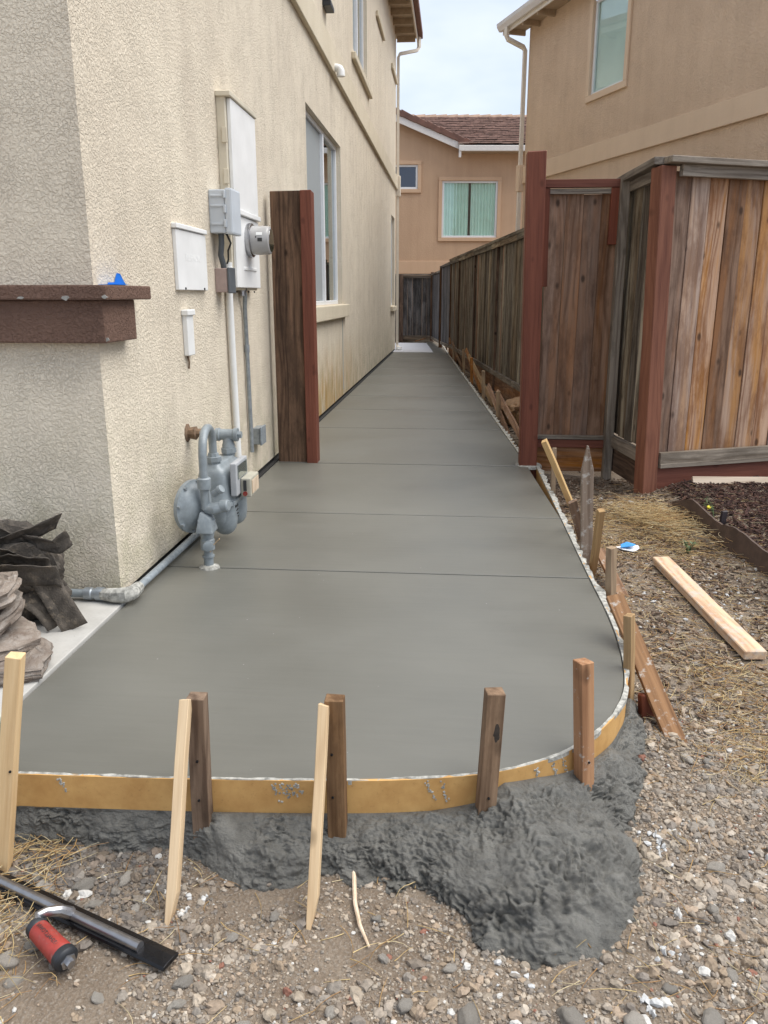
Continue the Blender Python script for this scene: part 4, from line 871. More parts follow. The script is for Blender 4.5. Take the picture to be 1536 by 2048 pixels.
# gable rake at the left
ra, rb_ = (-2.2, 7.62), (2.85, 5.60)
sl = lambda x: lerp(ra[1], rb_[1], (x-ra[0])/(rb_[0]-ra[0]))
MB().prism([fp(ra[0],-.32,ra[1]-.28), fp(2.42,-.32,sl(2.42)-.28), fp(2.42,-.32,sl(2.42)-.06), fp(ra[0],-.32,ra[1]-.06)], ef*.05).build('barge_board', M['fascia_white'], fh_)
MB().prism([fp(ra[0],-.26,ra[1]-.1), fp(2.55,-.26,sl(2.55)-.1), fp(2.55,-.26,sl(2.55)-.03), fp(ra[0],-.26,ra[1]-.03)], ef*2.4).build('gable_roof', M['rake_tile'], fh_)
n = 13
for i in range(n):
    a, b = lerp(-2.2, 2.85, i/n), lerp(-2.2, 2.85, (i+1)/n); MB().prism([fp(a,-.36,sl(a)-.08), fp(b+.02,-.36,sl(b)-.10), fp(b+.02,-.36,sl(b)+.07), fp(a,-.36,sl(a)+.12)], ef*.2).build('rake_tile', M['rake_tile'], fh_, bevel=.012)

# ------------------------------------------------------------------ stakes and braces round the form
def stake(p0, p1, w, t, side, mat, label, cat='stake', name='wooden_stake', nail=None, **k):
    o = stick(name, p0, p1, w, t, side, mat, None, **k); tag(o, label, cat)
    return o
def nails(o, L, zs, t, dx=0):
    for z in zs:
        me = MB().lathe((dx, -t/2, z), (0,-1,0), [(-.004,.0035),(.004,.0035),(.005,.002)], 7).mesh('nail', M['black_metal']); n_ = bpy.data.objects.new('nail', me); COL.objects.link(n_); n_.parent = o
s1 = stake((.765,1.872,-.33), (.776,1.872,.272), .048, .042, (1,0,.1), 'stake_brown', 'dark brown split stake with pale brace against the hardboard form', bottom='point', bev=.0018); nails(s1, .6, (.30, .42), .042)
s2 = stake((1.146,1.888,-.33), (1.143,1.888,.276), .050, .042, (1,0,0), 'stake_brown', 'straight grained brown stake with knot and nail, paired with pale brace', bottom='point', bev=.0018); nails(s2, .6, (.32, .45), .042, -.008)
s3 = stake((1.548,1.958,-.20), (1.566,1.966,.273), .050, .040, (1,.22,0), 'stake_brown', 'brown stake with black scorch mark rising from the wet concrete', bottom='chisel', bev=.0018); nails(s3, .5, (.16,), .04)
sk = MB()
for (cx_, cz_, rx_, rz_) in ((.007,.360,.008,.026), (.009,.345,.010,.014)):
    sk.prism([(cx_+rx_*math.cos(a)*random.uniform(.6,1.2), -.0206-random.random()*.0004, cz_+rz_*math.sin(a)*random.uniform(.6,1.2)) for a in np.linspace(0, 6.28, 11, endpoint=False)], (0,.0012,0))
me = sk.mesh('scorch', M['scorch']); so = bpy.data.objects.new('scorch_mark', me); COL.objects.link(so); so.parent = s3
s4 = stake((1.858,2.122,-.22), (1.824,2.135,.292), .046, .040, (.85,.55,0), 'stake_orange', 'orange brown stake on the curve of the form', bottom='chisel', bev=.0018); nails(s4, .5, (.10,.2), .04)
s5 = stake((2.112,2.70,-.30), (2.075,2.70,.207), .034, .030, (.6,.8,0), 'stake_tan', 'thin tan stake in front of the leaning brown plank', bottom='point')
stake((2.235,2.50,-.20), (2.088,3.02,.155), .068, .020, (.9,.3,.2), 'plank_brown', 'leaning brown plank bracing the curved form, muddy at its foot', 'plank', 'brace_plank')
stake((2.182,3.50,-.22), (2.162,3.50,.205), .038, .034, (.8,.6,0), 'stake_tan', 'short upright tan stake next to the gap in the crusted form', bottom='point')
stake((2.16,3.93,-.16), (2.152,3.75,.315), .032, .030, (1,.3,0), 'stake_tan', 'thin tan stake leaning on the pointed grey picket', bottom='point')
stake((2.167,4.10,-.20), (2.128,4.10,.560), .062, .022, (1,.15,0), 'picket', 'pointed grey brown picket standing upright and smeared with cement', 'stake', top='point')
stake((2.29,5.38,-.14), (2.045,5.30,.37), .045, .036, (.3,1,0), 'pine', 'yellowish brace stick tilting towards the tall red gate post', 'brace', 'brace_stick')
stake((2.142,5.42,-.15), (2.13,5.42,.302), .030, .026, (1,0,0), 'stake_tan', 'thin tan stake behind the yellowish brace near the red post', bottom='point')
stake((2.235,4.62,-.14), (2.115,4.40,.19), .05, .020, (1,.3,0), 'plank_brown', 'stubby brown brace propped behind the pointed picket', 'brace', 'brace_stick')
stake((2.30,3.70,-.15), (2.215,4.05,.02), .055, .020, (1,.2,0), 'plank_brown', 'low brown brace board behind the short tan stakes', 'brace', 'brace_stick')
stake((.765,1.60,-.23), (.7545,1.848,.273), .026, .034, (1,0,0), 'pine', 'pale pine brace leaning on the dark split stake', 'brace', 'brace_stick', bottom='chisel')
stake((1.117,1.615,-.23), (1.1185,1.862,.270), .026, .034, (1,0,0), 'pine', 'pale pine brace leaning on the straight grained brown stake', 'brace', 'brace_stick', bottom='chisel')
s0 = stake((.240,1.74,-.26), (.331,1.80,.408), .040, .034, (1,.1,0), 'pine', 'pale knotty pine stake in front of the flagstone stack', top='flat'); nails(s0, .6, (.36,), .034, .012)
stake((.13,1.86,-.25), (.215,1.86,.36), .05, .03, (1,0,0), 'post_brown', 'dark reddish stake behind the pale knotty pine stake', bottom='point')
# stakes along the straight form
def onf(y, off): return (xr(y)+off if y < 19.1 else 1.277-.052*(y-19.12)+off)
lab = ['first slim stake behind the straight form, beside the kraft paper bag', 'slim orange stake midway along the straight form', 'upright stake by the crossed brown braces along the side fence', 'short stake along the straight form before its bend', 'brown stake where the straight form bends', 'dark stake past the bend of the form', 'small pale stake close to the far fence corner']
for (y, h, mt, l) in zip((8.85, 10.6, 12.55, 14.3, 18.8, 20.9, 23.2), (.285, .35, .37, .385, .36, .34, .30), ('stake_tan','stake_tan','stake_orange','stake_tan','stake_orange','post_brown','stake_tan'), lab):
    x = onf(y, .055); stake((x+.02,y,-.2), (x,y,h), .042, .035, (1,.1,0), mt, l, bottom='point')
x = onf(17.1,.05); stake((x,17.1,-.2), (x,17.1,.28), .042, .035, (1,.1,0), 'stake_tan', 'tan stake between the long braces and the bend of the form', bottom='point')
for (a, b, mt, l) in [((2.16,6.95,-.10),(1.94,9.25,.23),'stake_orange','orange brown brace lying low behind the straight form near the paper bag'),
                      ((2.02,8.1,-.10),(1.885,10.3,.19),'stake_orange','second orange brown brace overlapping the low one'),
                      ((1.96,10.4,-.06),(1.70,13.9,.30),'stake_tan','long tan brace crossing behind the slim stakes'),
                      ((1.86,11.9,-.08),(1.66,14.6,.36),'stake_orange','long orange brace crossing the tan one'),
                      ((1.62,15.9,-.08),(1.40,18.6,.30),'plank_brown','brown brace board near the bend of the form')]:
    stake(a, b, .065, .022, (.3,0,1), mt, l, 'brace', 'brace_stick')
for (a, b, l) in [((.35,23.5,.02),(.62,23.35,.10),'short brown offcut lying by the far fence'), ((.60,23.5,.0),(.90,23.3,.03),'thin dark offcut near the far fence corner')]:
    stake(a, b, .10, .03, (0,1,0), 'stake_orange' if 'brown' in l else 'grey_wood', l, 'offcut', 'wood_offcut')
# kraft bag
bm = bmesh.new(); bmesh.ops.create_icosphere(bm, subdivisions=4, radius=1)
vv = np.array([v.co for v in bm.verts]); nz = fbm(vv*1.6, 2, 4); rid = 1-np.abs(fbm(vv*2.4+3, 3, 8))
for v, a, r_ in zip(bm.verts, nz, rid):
    c_ = np.sign(np.array(v.co))*np.abs(np.array(v.co))**.6; k = 1+.22*a+.16*(r_-.7); v.co = Vector((c_[0]*.20*k, c_[1]*.30*k, max(-.1, c_[2]*.16*k)))
me = bpy.data.meshes.new('paper_bag'); bm.to_mesh(me); bm.free(); me.materials.append(M['kraft']); me.transform(Matrix.Rotation(R(-12), 4, 'Y') @ Matrix.Rotation(R(10), 4, 'Z'))
tag(link('paper_bag', me, None, (2.23, 9.0, .02)), 'crumpled brown kraft paper bag between the side fence and form', 'paper bag')

# ------------------------------------------------------------------ lumber, edging, mulch-bed things
zb = gz(2.62, 3.7)+.024
lb = stick('lumber', (2.685,3.10,gz(2.68,3.1)+.028), (2.575,4.21,gz(2.57,4.2)+.030), .092, .040, (1,.1,0), 'lumber', bev=.004); tag(lb, 'cement smeared length of lumber lying on the dirt', 'lumber')
pl = stick('lath', (3.12,5.62,gz(3.12,5.62)+.022), (4.2,5.72,gz(4.2,5.7)+.03), .055, .022, (0,.5,1), 'lath'); tag(pl, 'pale lath lying on bark mulch under the cedar fence', 'lath')
ee = np.array([(2.86,5.15),(2.90,4.95),(2.945,4.62),(2.99,4.25),(3.03,3.9),(3.10,3.55),(3.2,3.2)]); P3 = resample(catmull([(2.84,5.3)]+[tuple(q) for q in ee]+[(3.3,2.9)]), .04); N3 = normals(P3); k = len(P3)
mb = MB(); vv = []
for i in range(k):
    zt = gz(P3[i][0]-.04, P3[i][1])+.135+.012*math.sin(i*.4)-.06*max(0, 1-i/6); zb_ = gz(P3[i][0], P3[i][1])-.06; lean = N3[i]*(-.02)
    for (o_, z) in ((0,zb_),(.012,zb_),(.012,zt),(0,zt)): q = P3[i]+N3[i]*o_+(lean if z == zt else 0); vv.append((q[0], q[1], z))
ff2 = [(0,1,2,3), tuple((k-1)*4+j for j in (3,2,1,0))]+[(i*4+j, i*4+4+j, i*4+4+(j+1)%4, i*4+(j+1)%4) for i in range(k-1) for j in range(4)]
mb.add(vv, ff2); tag(re_origin(mb.build('garden_edging', M['edging'], None, smooth=True, ang=40)), 'warped brown bender board edging holding back the bark mulch', 'edging')
for (x, y, l) in ((3.03,4.68,'short dark edging stake near the yellow flower'), (3.095,4.08,'dark edging stake beside the lower end of the bender board')):
    o = stick('edging_stake', (x,y,gz(x,y)-.08), (x+.01,y,gz(x,y)+.10), .035, .018, (1,.3,0), 'post_brown', bev=.002); o.data.materials[0] = M['black_edge_stake']; tag(o, l, 'stake')
# litter
mb = MB(); cx, cy = 2.44, 4.45; zz_ = gz(cx, cy)+.012
n = 10; ring = [(cx+.075*math.cos(a)*(1+.2*math.sin(3*a)), cy+.05*math.sin(a), zz_+.008*math.sin(2*a)) for a in np.linspace(0, 2*math.pi, n, endpoint=False)]
lt = thing('litter_scrap', 'crumpled white and blue wrapper lying on the straw', 'litter', (cx, cy, zz_-.01))
MB().prism(ring, (0,0,.004)).build('white_sheet', M['white_paper'], lt)
MB().prism([(cx-.035,cy-.03,zz_+.012),(cx+.03,cy-.028,zz_+.02),(cx+.055,cy+.012,zz_+.018),(cx+.01,cy+.032,zz_+.026),(cx-.028,cy+.012,zz_+.016)], (0,0,.004)).build('blue_sheet', M['blue_paper'], lt)
# weeds
def weed(x, y, label, flower, n, h):
    z = gz(x, y); w = thing('weed_plant', label, 'weed', (x, y, z))
    for i in range(n):
        a = random.uniform(0, 6.28); l = h*random.uniform(.6, 1.1); tip = Vector((x+math.cos(a)*l*.5, y+math.sin(a)*l*.5, z+l)); MB().tube([(x,y,z-.01), (x+math.cos(a)*l*.15, y+math.sin(a)*l*.15, z+l*.6), tip], [.0028,.002,.0012], 5).build('stem', M['leaf'], w, smooth=True)
        for j in range(5):
            b = random.uniform(0, 6.28); c_ = Vector((x,y,z)).lerp(tip, random.uniform(.3, 1)); L_ = random.uniform(.018,.036); u_ = Vector((math.cos(b), math.sin(b), random.uniform(-.1,.6))); s_ = u_.cross(AZ).normalized()*L_*.32
            MB().add([c_, c_+u_*L_*.5+s_, c_+u_*L_, c_+u_*L_*.5-s_], [(0,1,2,3)]).build('leaf', M['leaf'], w)
        if flower and i == 0: MB().lathe(tip, (0,-.5,1), [(-.012,.006),(0,.010),(.004,.013),(.009,.010),(.011,.002)], 9).build('flower', M['yellow'], w, smooth=True)
weed(2.775, 4.42, 'small green leafy weed among dry straw below the bender board', False, 7, .10)
weed(3.02, 4.78, 'thin weed with one yellow flower at the mulch edge', True, 3, .13)
# broken stub beside the plank
st = stick('wood_stub', (2.165,2.66,-.25), (2.155,2.69,-.09), .05, .04, (1,.3,0), 'red_wood', bev=.006, bottom='flat'); tag(st, 'broken reddish stump of wood beside the thin tan stake', 'stump')

# ------------------------------------------------------------------ flagstones and weed fabric on the old patio
def flag(c, r, h, tilt, rot, label, seed):
    rs_ = random.Random(seed); n = 11; out = []
    for k in range(n):
        a = 2*math.pi*k/n; q = rs_.uniform(.78, 1.08); out.append((math.cos(a)*r[0]*q, math.sin(a)*r[1]*q))
    mb = MB(); vv = []; lv = [(-h/2,.90),(-h*.2,1.0),(h*.12,.97),(h*.34,.99),(h/2,.86)]
    for (z, k) in lv:
        for (x, y) in out: vv.append((x*k*rs_.uniform(.975,1.025), y*k*rs_.uniform(.975,1.025), z+rs_.uniform(-.05,.05)*h))
    m = len(lv); ff = [(i*n+j, i*n+(j+1)%n, (i+1)*n+(j+1)%n, (i+1)*n+j) for i in range(m-1) for j in range(n)]+[tuple(range(n))[::-1], tuple((m-1)*n+j for j in range(n))]
    mb.add(vv, ff); me = mb.mesh('flagstone', M['flagstone'])
    bm = bmesh.new(); bm.from_mesh(me); bmesh.ops.triangulate(bm, faces=[f for f in bm.faces if len(f.verts) > 4]); bmesh.ops.subdivide_edges(bm, edges=bm.edges, cuts=3, use_grid_fill=True)
    P_ = np.array([v.co for v in bm.verts]); d_ = fbm(P_*np.array([13,13,60])+seed, 5, seed)+.5*fbm(P_*np.array([40,40,90])+seed, 3, seed+3)
    for v, a in zip(bm.verts, d_): v.co += v.normal*(.010*a)
    bm.to_mesh(me); bm.free(); me.shade_smooth(); me.set_sharp_from_angle(angle=R(14))
    o = link('flagstone', me, None, c); o.rotation_euler = (tilt[0], tilt[1], rot); tag(o, label, 'stone', 'flagstones stacked on the old patio'); return o
flag((-.20,2.47,.055), (.26,.20), .07, (R(4),R(3),0), R(10), 'broad brown flagstone at the bottom of the stack', 3)
flag((-.27,2.50,.118), (.25,.20), .055, (R(3),R(8),0), R(40), 'brownish flagstone second from the bottom of the stack', 5)
flag((-.28,2.52,.175), (.25,.19), .055, (R(-2),R(-10),0), R(75), 'layered grey flagstone in the middle of the stack', 8)
flag((-.30,2.53,.235), (.24,.19), .06, (R(3),R(-14),0), R(20), 'tilted brown flagstone above the layered grey one', 13)
flag((-.36,2.50,.31), (.22,.18), .05, (R(2),R(-10),0), R(60), 'small flagstone under the pale topmost one', 21)
flag((-.40,2.48,.39), (.23,.18), .06, (R(4),R(-12),0), R(5), 'pale grey flagstone on top of the stack', 34)
wf = thing('weed_fabric', 'crumpled dark weed barrier fabric heaped behind the flagstones', 'fabric', (-.33, 2.93, .012))
bm = bmesh.new(); bmesh.ops.create_icosphere(bm, subdivisions=5, radius=1); vv = np.array([v.co for v in bm.verts])
a1 = fbm(vv*1.9+2, 2, 3); wv_ = vv+np.stack([fbm(vv*1.5, 2, 4), fbm(vv*1.5, 2, 5), fbm(vv*1.5, 2, 6)], 1)*.35
a2 = np.abs(vnoise(wv_*2.3, 17)); a3 = np.abs(vnoise(wv_*4.7+3, 18))
for v, a, b, c_ in zip(bm.verts, a1, a2, a3):
    k = .92+.16*a-.30*b-.13*c_+.12; v.co = Vector((v.co.x*.29*k, v.co.y*.17*k, v.co.z*.25*k))
me = bpy.data.meshes.new('bundle'); bm.to_mesh(me); bm.free(); me.materials.append(M['felt']); me.shade_smooth(); me.set_sharp_from_angle(angle=R(24))
link('bundle', me, wf, (-.39, 2.96, .19))
def flap(pts, side, w, seed):                    # a torn, creased strip of fabric
    rr = random.Random(seed); P_ = [Vector(p) for p in pts]; S_ = Vector(side).normalized(); m = 7; rows = []
    for i in range(len(P_)-1):
        for q in range(4): rows.append((P_[i].lerp(P_[i+1], q/4), i+q/4))
    rows.append((P_[-1], len(P_)-1)); vv = []; K_ = len(rows); fold = rr.uniform(.25, .7)
    up_ = (P_[-1]-P_[0]).normalized().cross(S_).normalized()
    for (c_, t) in rows:
        ww = w*(1+rr.uniform(-.07, .07))
        for j in range(m):
            x = j/(m-1); crease = abs(x-fold)*.5; vv.append(c_+S_*((x-.5)*ww)+up_*(crease*ww*.55+rr.uniform(-.004, .004)))
    mb = MB().add(vv, [(i*m+j, i*m+j+1, (i+1)*m+j+1, (i+1)*m+j) for i in range(K_-1) for j in range(m-1)])
    o = mb.build('fold', M['felt'], wf, smooth=True, ang=26); sm = o.modifiers.new('thick', 'SOLIDIFY'); sm.thickness = .003
flap([(-.24,2.88,.33),(-.16,2.85,.24),(-.10,2.84,.13),(-.045,2.85,.016)], (.8,.45,.3), .10, 1)
flap([(-.40,2.80,.22),(-.26,2.78,.27),(-.17,2.79,.27),(-.075,2.83,.25)], (.1,-.5,.85), .11, 2)
flap([(-.42,2.88,.33),(-.28,2.86,.38),(-.19,2.88,.41),(-.10,2.92,.45)], (.5,-.3,.8), .10, 4)
flap([(-.28,2.90,.37),(-.18,2.87,.37),(-.10,2.88,.35),(-.055,2.90,.385)], (-.1,-.4,.85), .075, 5)
flap([(-.6,2.86,.42),(-.45,2.84,.45),(-.36,2.86,.42),(-.26,2.88,.37)], (0,-.5,.8), .12, 6)
flap([(-.34,2.80,.30),(-.25,2.80,.33),(-.18,2.82,.31),(-.12,2.85,.30)], (.3,-.6,.7), .09, 7)
flap([(-.30,2.86,.17),(-.22,2.82,.16),(-.15,2.82,.10),(-.11,2.83,.03)], (.7,.6,.4), .08, 8)
flap([(-.5,2.82,.34),(-.40,2.80,.38),(-.30,2.80,.36),(-.22,2.82,.33)], (.0,-.7,.7), .10, 9)

# ------------------------------------------------------------------ concrete float tool
def tz(x, y): return gz(x, y)+.018
tl = thing('concrete_float', 'long black steel concrete edger with red rubber handle on the gravel', 'hand tool', (.5, 1.57, -.2))
A = Vector((.12,1.745,0)); B = Vector((.815,1.462,0)); u = (B-A).normalized(); nrm_ = Vector((-u.y, u.x, 0)); zt = -.192
A.z = B.z = zt
L_ = (B-A).length
prof = [(-.024,.000),(.026,.000),(.030,.006),(.028,.010),(.012,.013),(-.010,.013),(-.022,.010),(-.026,.004)]
mb = MB().prism([A+nrm_*o+AZ*z for o, z in prof], u*L_); bl_ = mb.build('blade', M['black_metal'], tl, bevel=.001)
MB().tube([A-nrm_*.006+AZ*.018, A-nrm_*.006+AZ*.018+u*(L_-.085)], .0125, 12).build('spine', plain('dull_steel', (.30,.30,.31), .3, .9, .15, 30), tl, smooth=True)
h0 = A+u*(.44); 
nk = [h0-nrm_*.006+AZ*.02, h0-nrm_*.03+AZ*.045-u*.008, h0-nrm_*.055+AZ*.055-u*.022, h0-nrm_*.072+AZ*.052-u*.034, h0-nrm_*.082+AZ*.050-u*.022]
MB().tube(nk, [.016,.014,.012,.012,.011], 10).build('neck', M['bright_metal'], tl, smooth=True)
hs = h0-nrm_*.088+AZ*.036-u*.022; ha = (u*.96-nrm_*.20-AZ*.10).normalized()
hd = MB().lathe(hs, ha, [(.004,.022),(.012,.0245),(.04,.0255),(.07,.026),(.10,.0275),(.118,.0285),(.122,.026)], 22).build('grip', M['red_rubber'], tl, smooth=True, ang=50)
MB().lathe(hs, ha, [(-.010,.018),(-.006,.024),(.006,.0255),(.010,.0235)], 20).build('grip_collar', M['black_plastic'], hd, smooth=True)
MB().lathe(hs, ha, [(.114,.0285),(.118,.030),(.130,.030),(.134,.027),(.138,.020)], 20).build('grip_collar', M['black_plastic'], hd, smooth=True)
MB().lathe(hs, ha, [(.136,.019),(.141,.019),(.1415,.011),(.152,.011)], 6).build('end_bolt', M['bright_metal'], hd)
me = text_mesh('MARSHALLTOWN', .0135, 'lettering', M['print_black'], .0002)
c_ = np.empty(len(me.vertices)*3); me.vertices.foreach_get('co', c_); c_ = c_.reshape(-1, 3)
vw = (Vector((1.434,0,1.3))-hs).normalized(); n1 = (vw-ha*vw.dot(ha)).normalized(); n2 = ha.cross(n1)
out = []
for (x, y, z) in c_:
    a = (y-.004)/.0265+.25; r_ = .0264+.0014*(0.5)+z; pt = hs+ha*(.064-x*.85)+n1*(r_*math.cos(a))+n2*(-r_*math.sin(a)); out += list(pt)
me.vertices.foreach_set('co', np.array(out, np.float32)); me.update(); link('lettering', me, hd)

# ------------------------------------------------------------------ loose ground cover
poly = np.array([(-.5, 1.87)]+[tuple(p+n_*.016) for p, n_ in zip(FC[8:], FN[8:])]+[(2.10,6.4),(2.0,7),(1.26,19.2),(1.0,23.4),(-.5,23.4)])
def inside(x, y):
    r = np.zeros(len(x), bool); j = len(poly)-1
    for i in range(len(poly)):
        xi, yi = poly[i]; xj, yj = poly[j]
        c_ = ((yi > y) != (yj > y)) & (x < (xj-xi)*(y-yi)/(yj-yi+1e-12)+xi); r ^= c_; j = i
    return r
def in_lumber(x, y):
    t = np.clip((y-3.1)/1.11, 0, 1); cx_ = 2.685-.11*t; return (np.abs(x-cx_) < .06) & (y > 3.06) & (y < 4.25)
def sample(n, x0, x1, y0, y1, dens):
    x = rng.uniform(x0, x1, n); y = rng.uniform(y0, y1, n); p = np.stack([x, y, np.zeros(n)], 1)
    k = (rng.random(n) < dens(x, y, p)) & ~inside(x, y) & ~in_lumber(x, y); return x[k], y[k]
def ico(sub):
    bm = bmesh.new(); bmesh.ops.create_icosphere(bm, subdivisions=sub, radius=1); v = np.array([q.co for q in bm.verts]); f = np.array([[q.index for q in fc.verts] for fc in bm.faces]); bm.free(); return v, f
def rand_rot(n):
    q = rng.normal(size=(n, 4)); q /= np.linalg.norm(q, axis=1)[:, None]; w, x, y, z = q.T
    return np.stack([1-2*(y*y+z*z), 2*(x*y-z*w), 2*(x*z+y*w), 2*(x*y+z*w), 1-2*(x*x+z*z), 2*(y*z-x*w), 2*(x*z-y*w), 2*(y*z+x*w), 1-2*(x*x+y*y)], 1).reshape(-1, 3, 3)
def rz(n):
    a = rng.uniform(0, 6.283, n); c_, s_ = np.cos(a), np.sin(a); o = np.zeros(n); return np.stack([c_,-s_,o,s_,c_,o,o,o,o+1], 1).reshape(-1, 3, 3)
PAL = np.array((1.14,1.06,.95))*np.array([(.30,.27,.24),(.36,.33,.30),(.24,.215,.195),(.42,.38,.33),(.20,.19,.185),(.48,.45,.41),(.33,.27,.21),(.40,.33,.27),(.27,.26,.25)])
def stones(x, y, r0, r1, sub, dark=None, expo=2.0, embed=.16):
    n = len(x); V0, F0 = ico(sub); m = len(V0); tv = []
    for s in range(7):
        k = 1+.38*fbm(V0*1.1+s*9.1, 2, 40+s)+.20*fbm(V0*2.3+s*5, 2, 60+s); tv.append(V0*k[:, None])
    tv = np.array(tv); r = r0+(r1-r0)*rng.random(n)**expo; S = r[:, None]*np.stack([rng.uniform(.8,1.35,n), rng.uniform(.7,1.1,n), rng.uniform(.45,.85,n)], 1)
    Vt = tv[rng.integers(0, 7, n)]*S[:, None, :]; tilt = rand_rot(n); Rz = rz(n)
    Vt = np.einsum('nij,nkj->nki', Rz, Vt); mixr = rng.random(n) < .35; Vt[mixr] = np.einsum('nij,nkj->nki', tilt[mixr], Vt[mixr])
    z = ground_z(x, y)+r*embed; Vt += np.stack([x, y, z], 1)[:, None, :]
    c_ = PAL[rng.integers(0, len(PAL), n)]*rng.uniform(.72, 1.12, n)[:, None]; c_ = c_*.78+np.array((.27,.215,.16))*.22
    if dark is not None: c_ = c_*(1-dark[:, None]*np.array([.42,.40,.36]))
    wh = rng.random(n) < .02; c_[wh] = (.60,.58,.54); rd = rng.random(n) < .008; c_[rd] = (.28,.13,.09)
    F_ = (F0[None]+(np.arange(n)*m)[:, None, None]).reshape(-1, 3); return Vt.reshape(-1, 3), F_, np.repeat(c_, m, 0)
def gdens(x, y, p):
    a = fbm(p*3.3, 3, 77); left = smooth(.95, .6, x)*smooth(1.45, 1.62, y); right = smooth(1.85, 2.12, x)*smooth(2.95, 2.5, y)*smooth(3.0, 2.4, x)
    mid = .20+.35*np.clip(a, -.5, 1); near = smooth(1.55, 1.40, y)*.55*smooth(.6, 1.5, x)
    upper = smooth(2.9, 3.3, y)*.09
    return np.clip(np.maximum(np.maximum(left*.95, right*(.95+.3*a)), np.maximum(mid, near)*smooth(3.4, 2.6, y)+upper), .03, 1)
Vs, Fs, Cs = [], [], []; off = 0
for (n, r0, r1, sub, dn, ex2) in ((21000, .0065, .017, 2, 1.15, 2.6), (120000, .003, .0075, 1, 1.3, 1.5), (170000, .0013, .0034, 1, 1.8, 1.2)):
    x, y = sample(n, -.1, 3.3, 1.2, 4.3, lambda x, y, p: np.clip(gdens(x, y, p)*dn*smooth(3.6, 2.9, x), 0, 1))
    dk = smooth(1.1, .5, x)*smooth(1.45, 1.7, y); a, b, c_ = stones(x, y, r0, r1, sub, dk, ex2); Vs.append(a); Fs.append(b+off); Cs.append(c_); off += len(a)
gv = link('gravel', mesh_np('gravel', np.concatenate(Vs), np.concatenate(Fs), M['stones'], np.concatenate(Cs), smooth=False)); stuff(gv, 'loose grey and beige gravel scattered over the dirt', 'gravel')
# larger stones, one by one
V0, F0 = ico(3); tmpl = []
for s in range(6):
    k = 1+.34*fbm(V0*1.0+s*7, 2, 90+s)+.12*fbm(V0*2.6, 2, 95+s)+.03*fbm(V0*7, 2, 99); tmpl.append(mesh_np('pebble', V0*k[:, None]*np.array([1.15,.9,.62]), F0, M['pebble'], smooth=True))
big = [(.855,1.435,.020),(.47,1.40,.016),(.545,1.455,.014),(.86,1.37,.017),(1.02,1.33,.018),(1.36,1.41,.020),(1.50,1.395,.024),(1.46,1.53,.013),(1.86,1.40,.030),(1.72,1.41,.026),(1.27,1.66,.016),(1.30,1.54,.012),(.93,1.57,.013),(1.80,1.33,.022),(2.02,1.42,.022),(2.10,1.55,.017),(1.95,1.50,.016),
       (2.12,1.75,.017),(2.18,1.92,.018),(2.22,2.10,.016),(2.30,1.66,.020),(2.35,1.86,.014),(2.44,2.0,.018),(2.27,2.28,.017),(2.40,2.25,.015),(2.24,2.42,.024),(2.30,2.40,.018),(2.53,2.12,.020),(.40,1.68,.024),(.36,1.72,.018),(.50,1.70,.021),(.60,1.73,.020),(.72,1.72,.017),(.55,1.64,.015),(.66,1.64,.013),(1.02,1.64,.014),(.35,1.52,.022),(.46,1.50,.018),(.33,1.42,.028),(.37,1.33,.03),(.43,1.45,.024),(1.20,1.38,.014),(.68,1.37,.013),(2.60,5.35,.03),(2.66,5.42,.024),(2.72,5.30,.026),(2.54,5.46,.02),(2.62,5.25,.022),(2.5,5.6,.018),(2.82,5.18,.022)]
for i, (x, y, r_) in enumerate(big):
    o = link('pebble', tmpl[i % 6], None, (x, y, gz(x, y)+r_*.20)); s_ = r_*random.uniform(.9, 1.15); o.scale = (s_, s_*random.uniform(.8,1.1), s_); o.rotation_euler = (random.uniform(-.3,.3), random.uniform(-.3,.3), random.uniform(0, 6.28))
    kind_ = ('rounded stone at the foot of the fence corner', 'stones by the fence corner') if y > 5 else ('grey stone lying between the hardboard form and black tool', 'stones by the form') if x < .75 and y > 1.6 else ('pale stone beside the red tool handle', 'stones round the tool') if x < .6 else ('loose stone in the gravel bank beside the concrete heap', 'stones beside the heap') if x > 1.9 and y > 1.48 else ('pale stone on the bare dirt in front of the concrete spill', 'stones on the bare dirt')
    tag(o, kind_[0], 'stone', kind_[1])
o = link('pebble', tmpl[2], None, (-.165,2.90,.03)); o.scale = (.034,.026,.03); tag(o, 'tan pebble on the old patio under the weed fabric', 'stone')
# bits of white plaster
x = np.concatenate([rng.normal(2.05,.02,34), rng.normal(1.97,.018,14), rng.normal(1.90,.015,12), rng.normal(2.32,.04,12), rng.normal(2.40,.12,50), rng.normal(2.80,.10,80), rng.normal(.80,.03,8), rng.normal(1.6,.02,6)])
y = np.concatenate([rng.normal(1.99,.035,34), rng.normal(1.60,.018,14), rng.normal(1.45,.015,12), rng.normal(1.9,.04,12), rng.normal(3.55,.3,50), rng.normal(3.8,.25,80), rng.normal(1.66,.03,8), rng.normal(1.52,.02,6)])
k = ~inside(x, y) & ~in_lumber(x, y); a, b, c_ = stones(x[k], y[k], .003, .011, 1, None, 1.6, .5); c_[:] = (.58,.58,.57); pb_ = link('plaster_bits', mesh_np('plaster_bits', a, b, M['bits'], c_, smooth=False)); stuff(pb_, 'crumbs of white plaster scattered over the gravel', 'plaster')
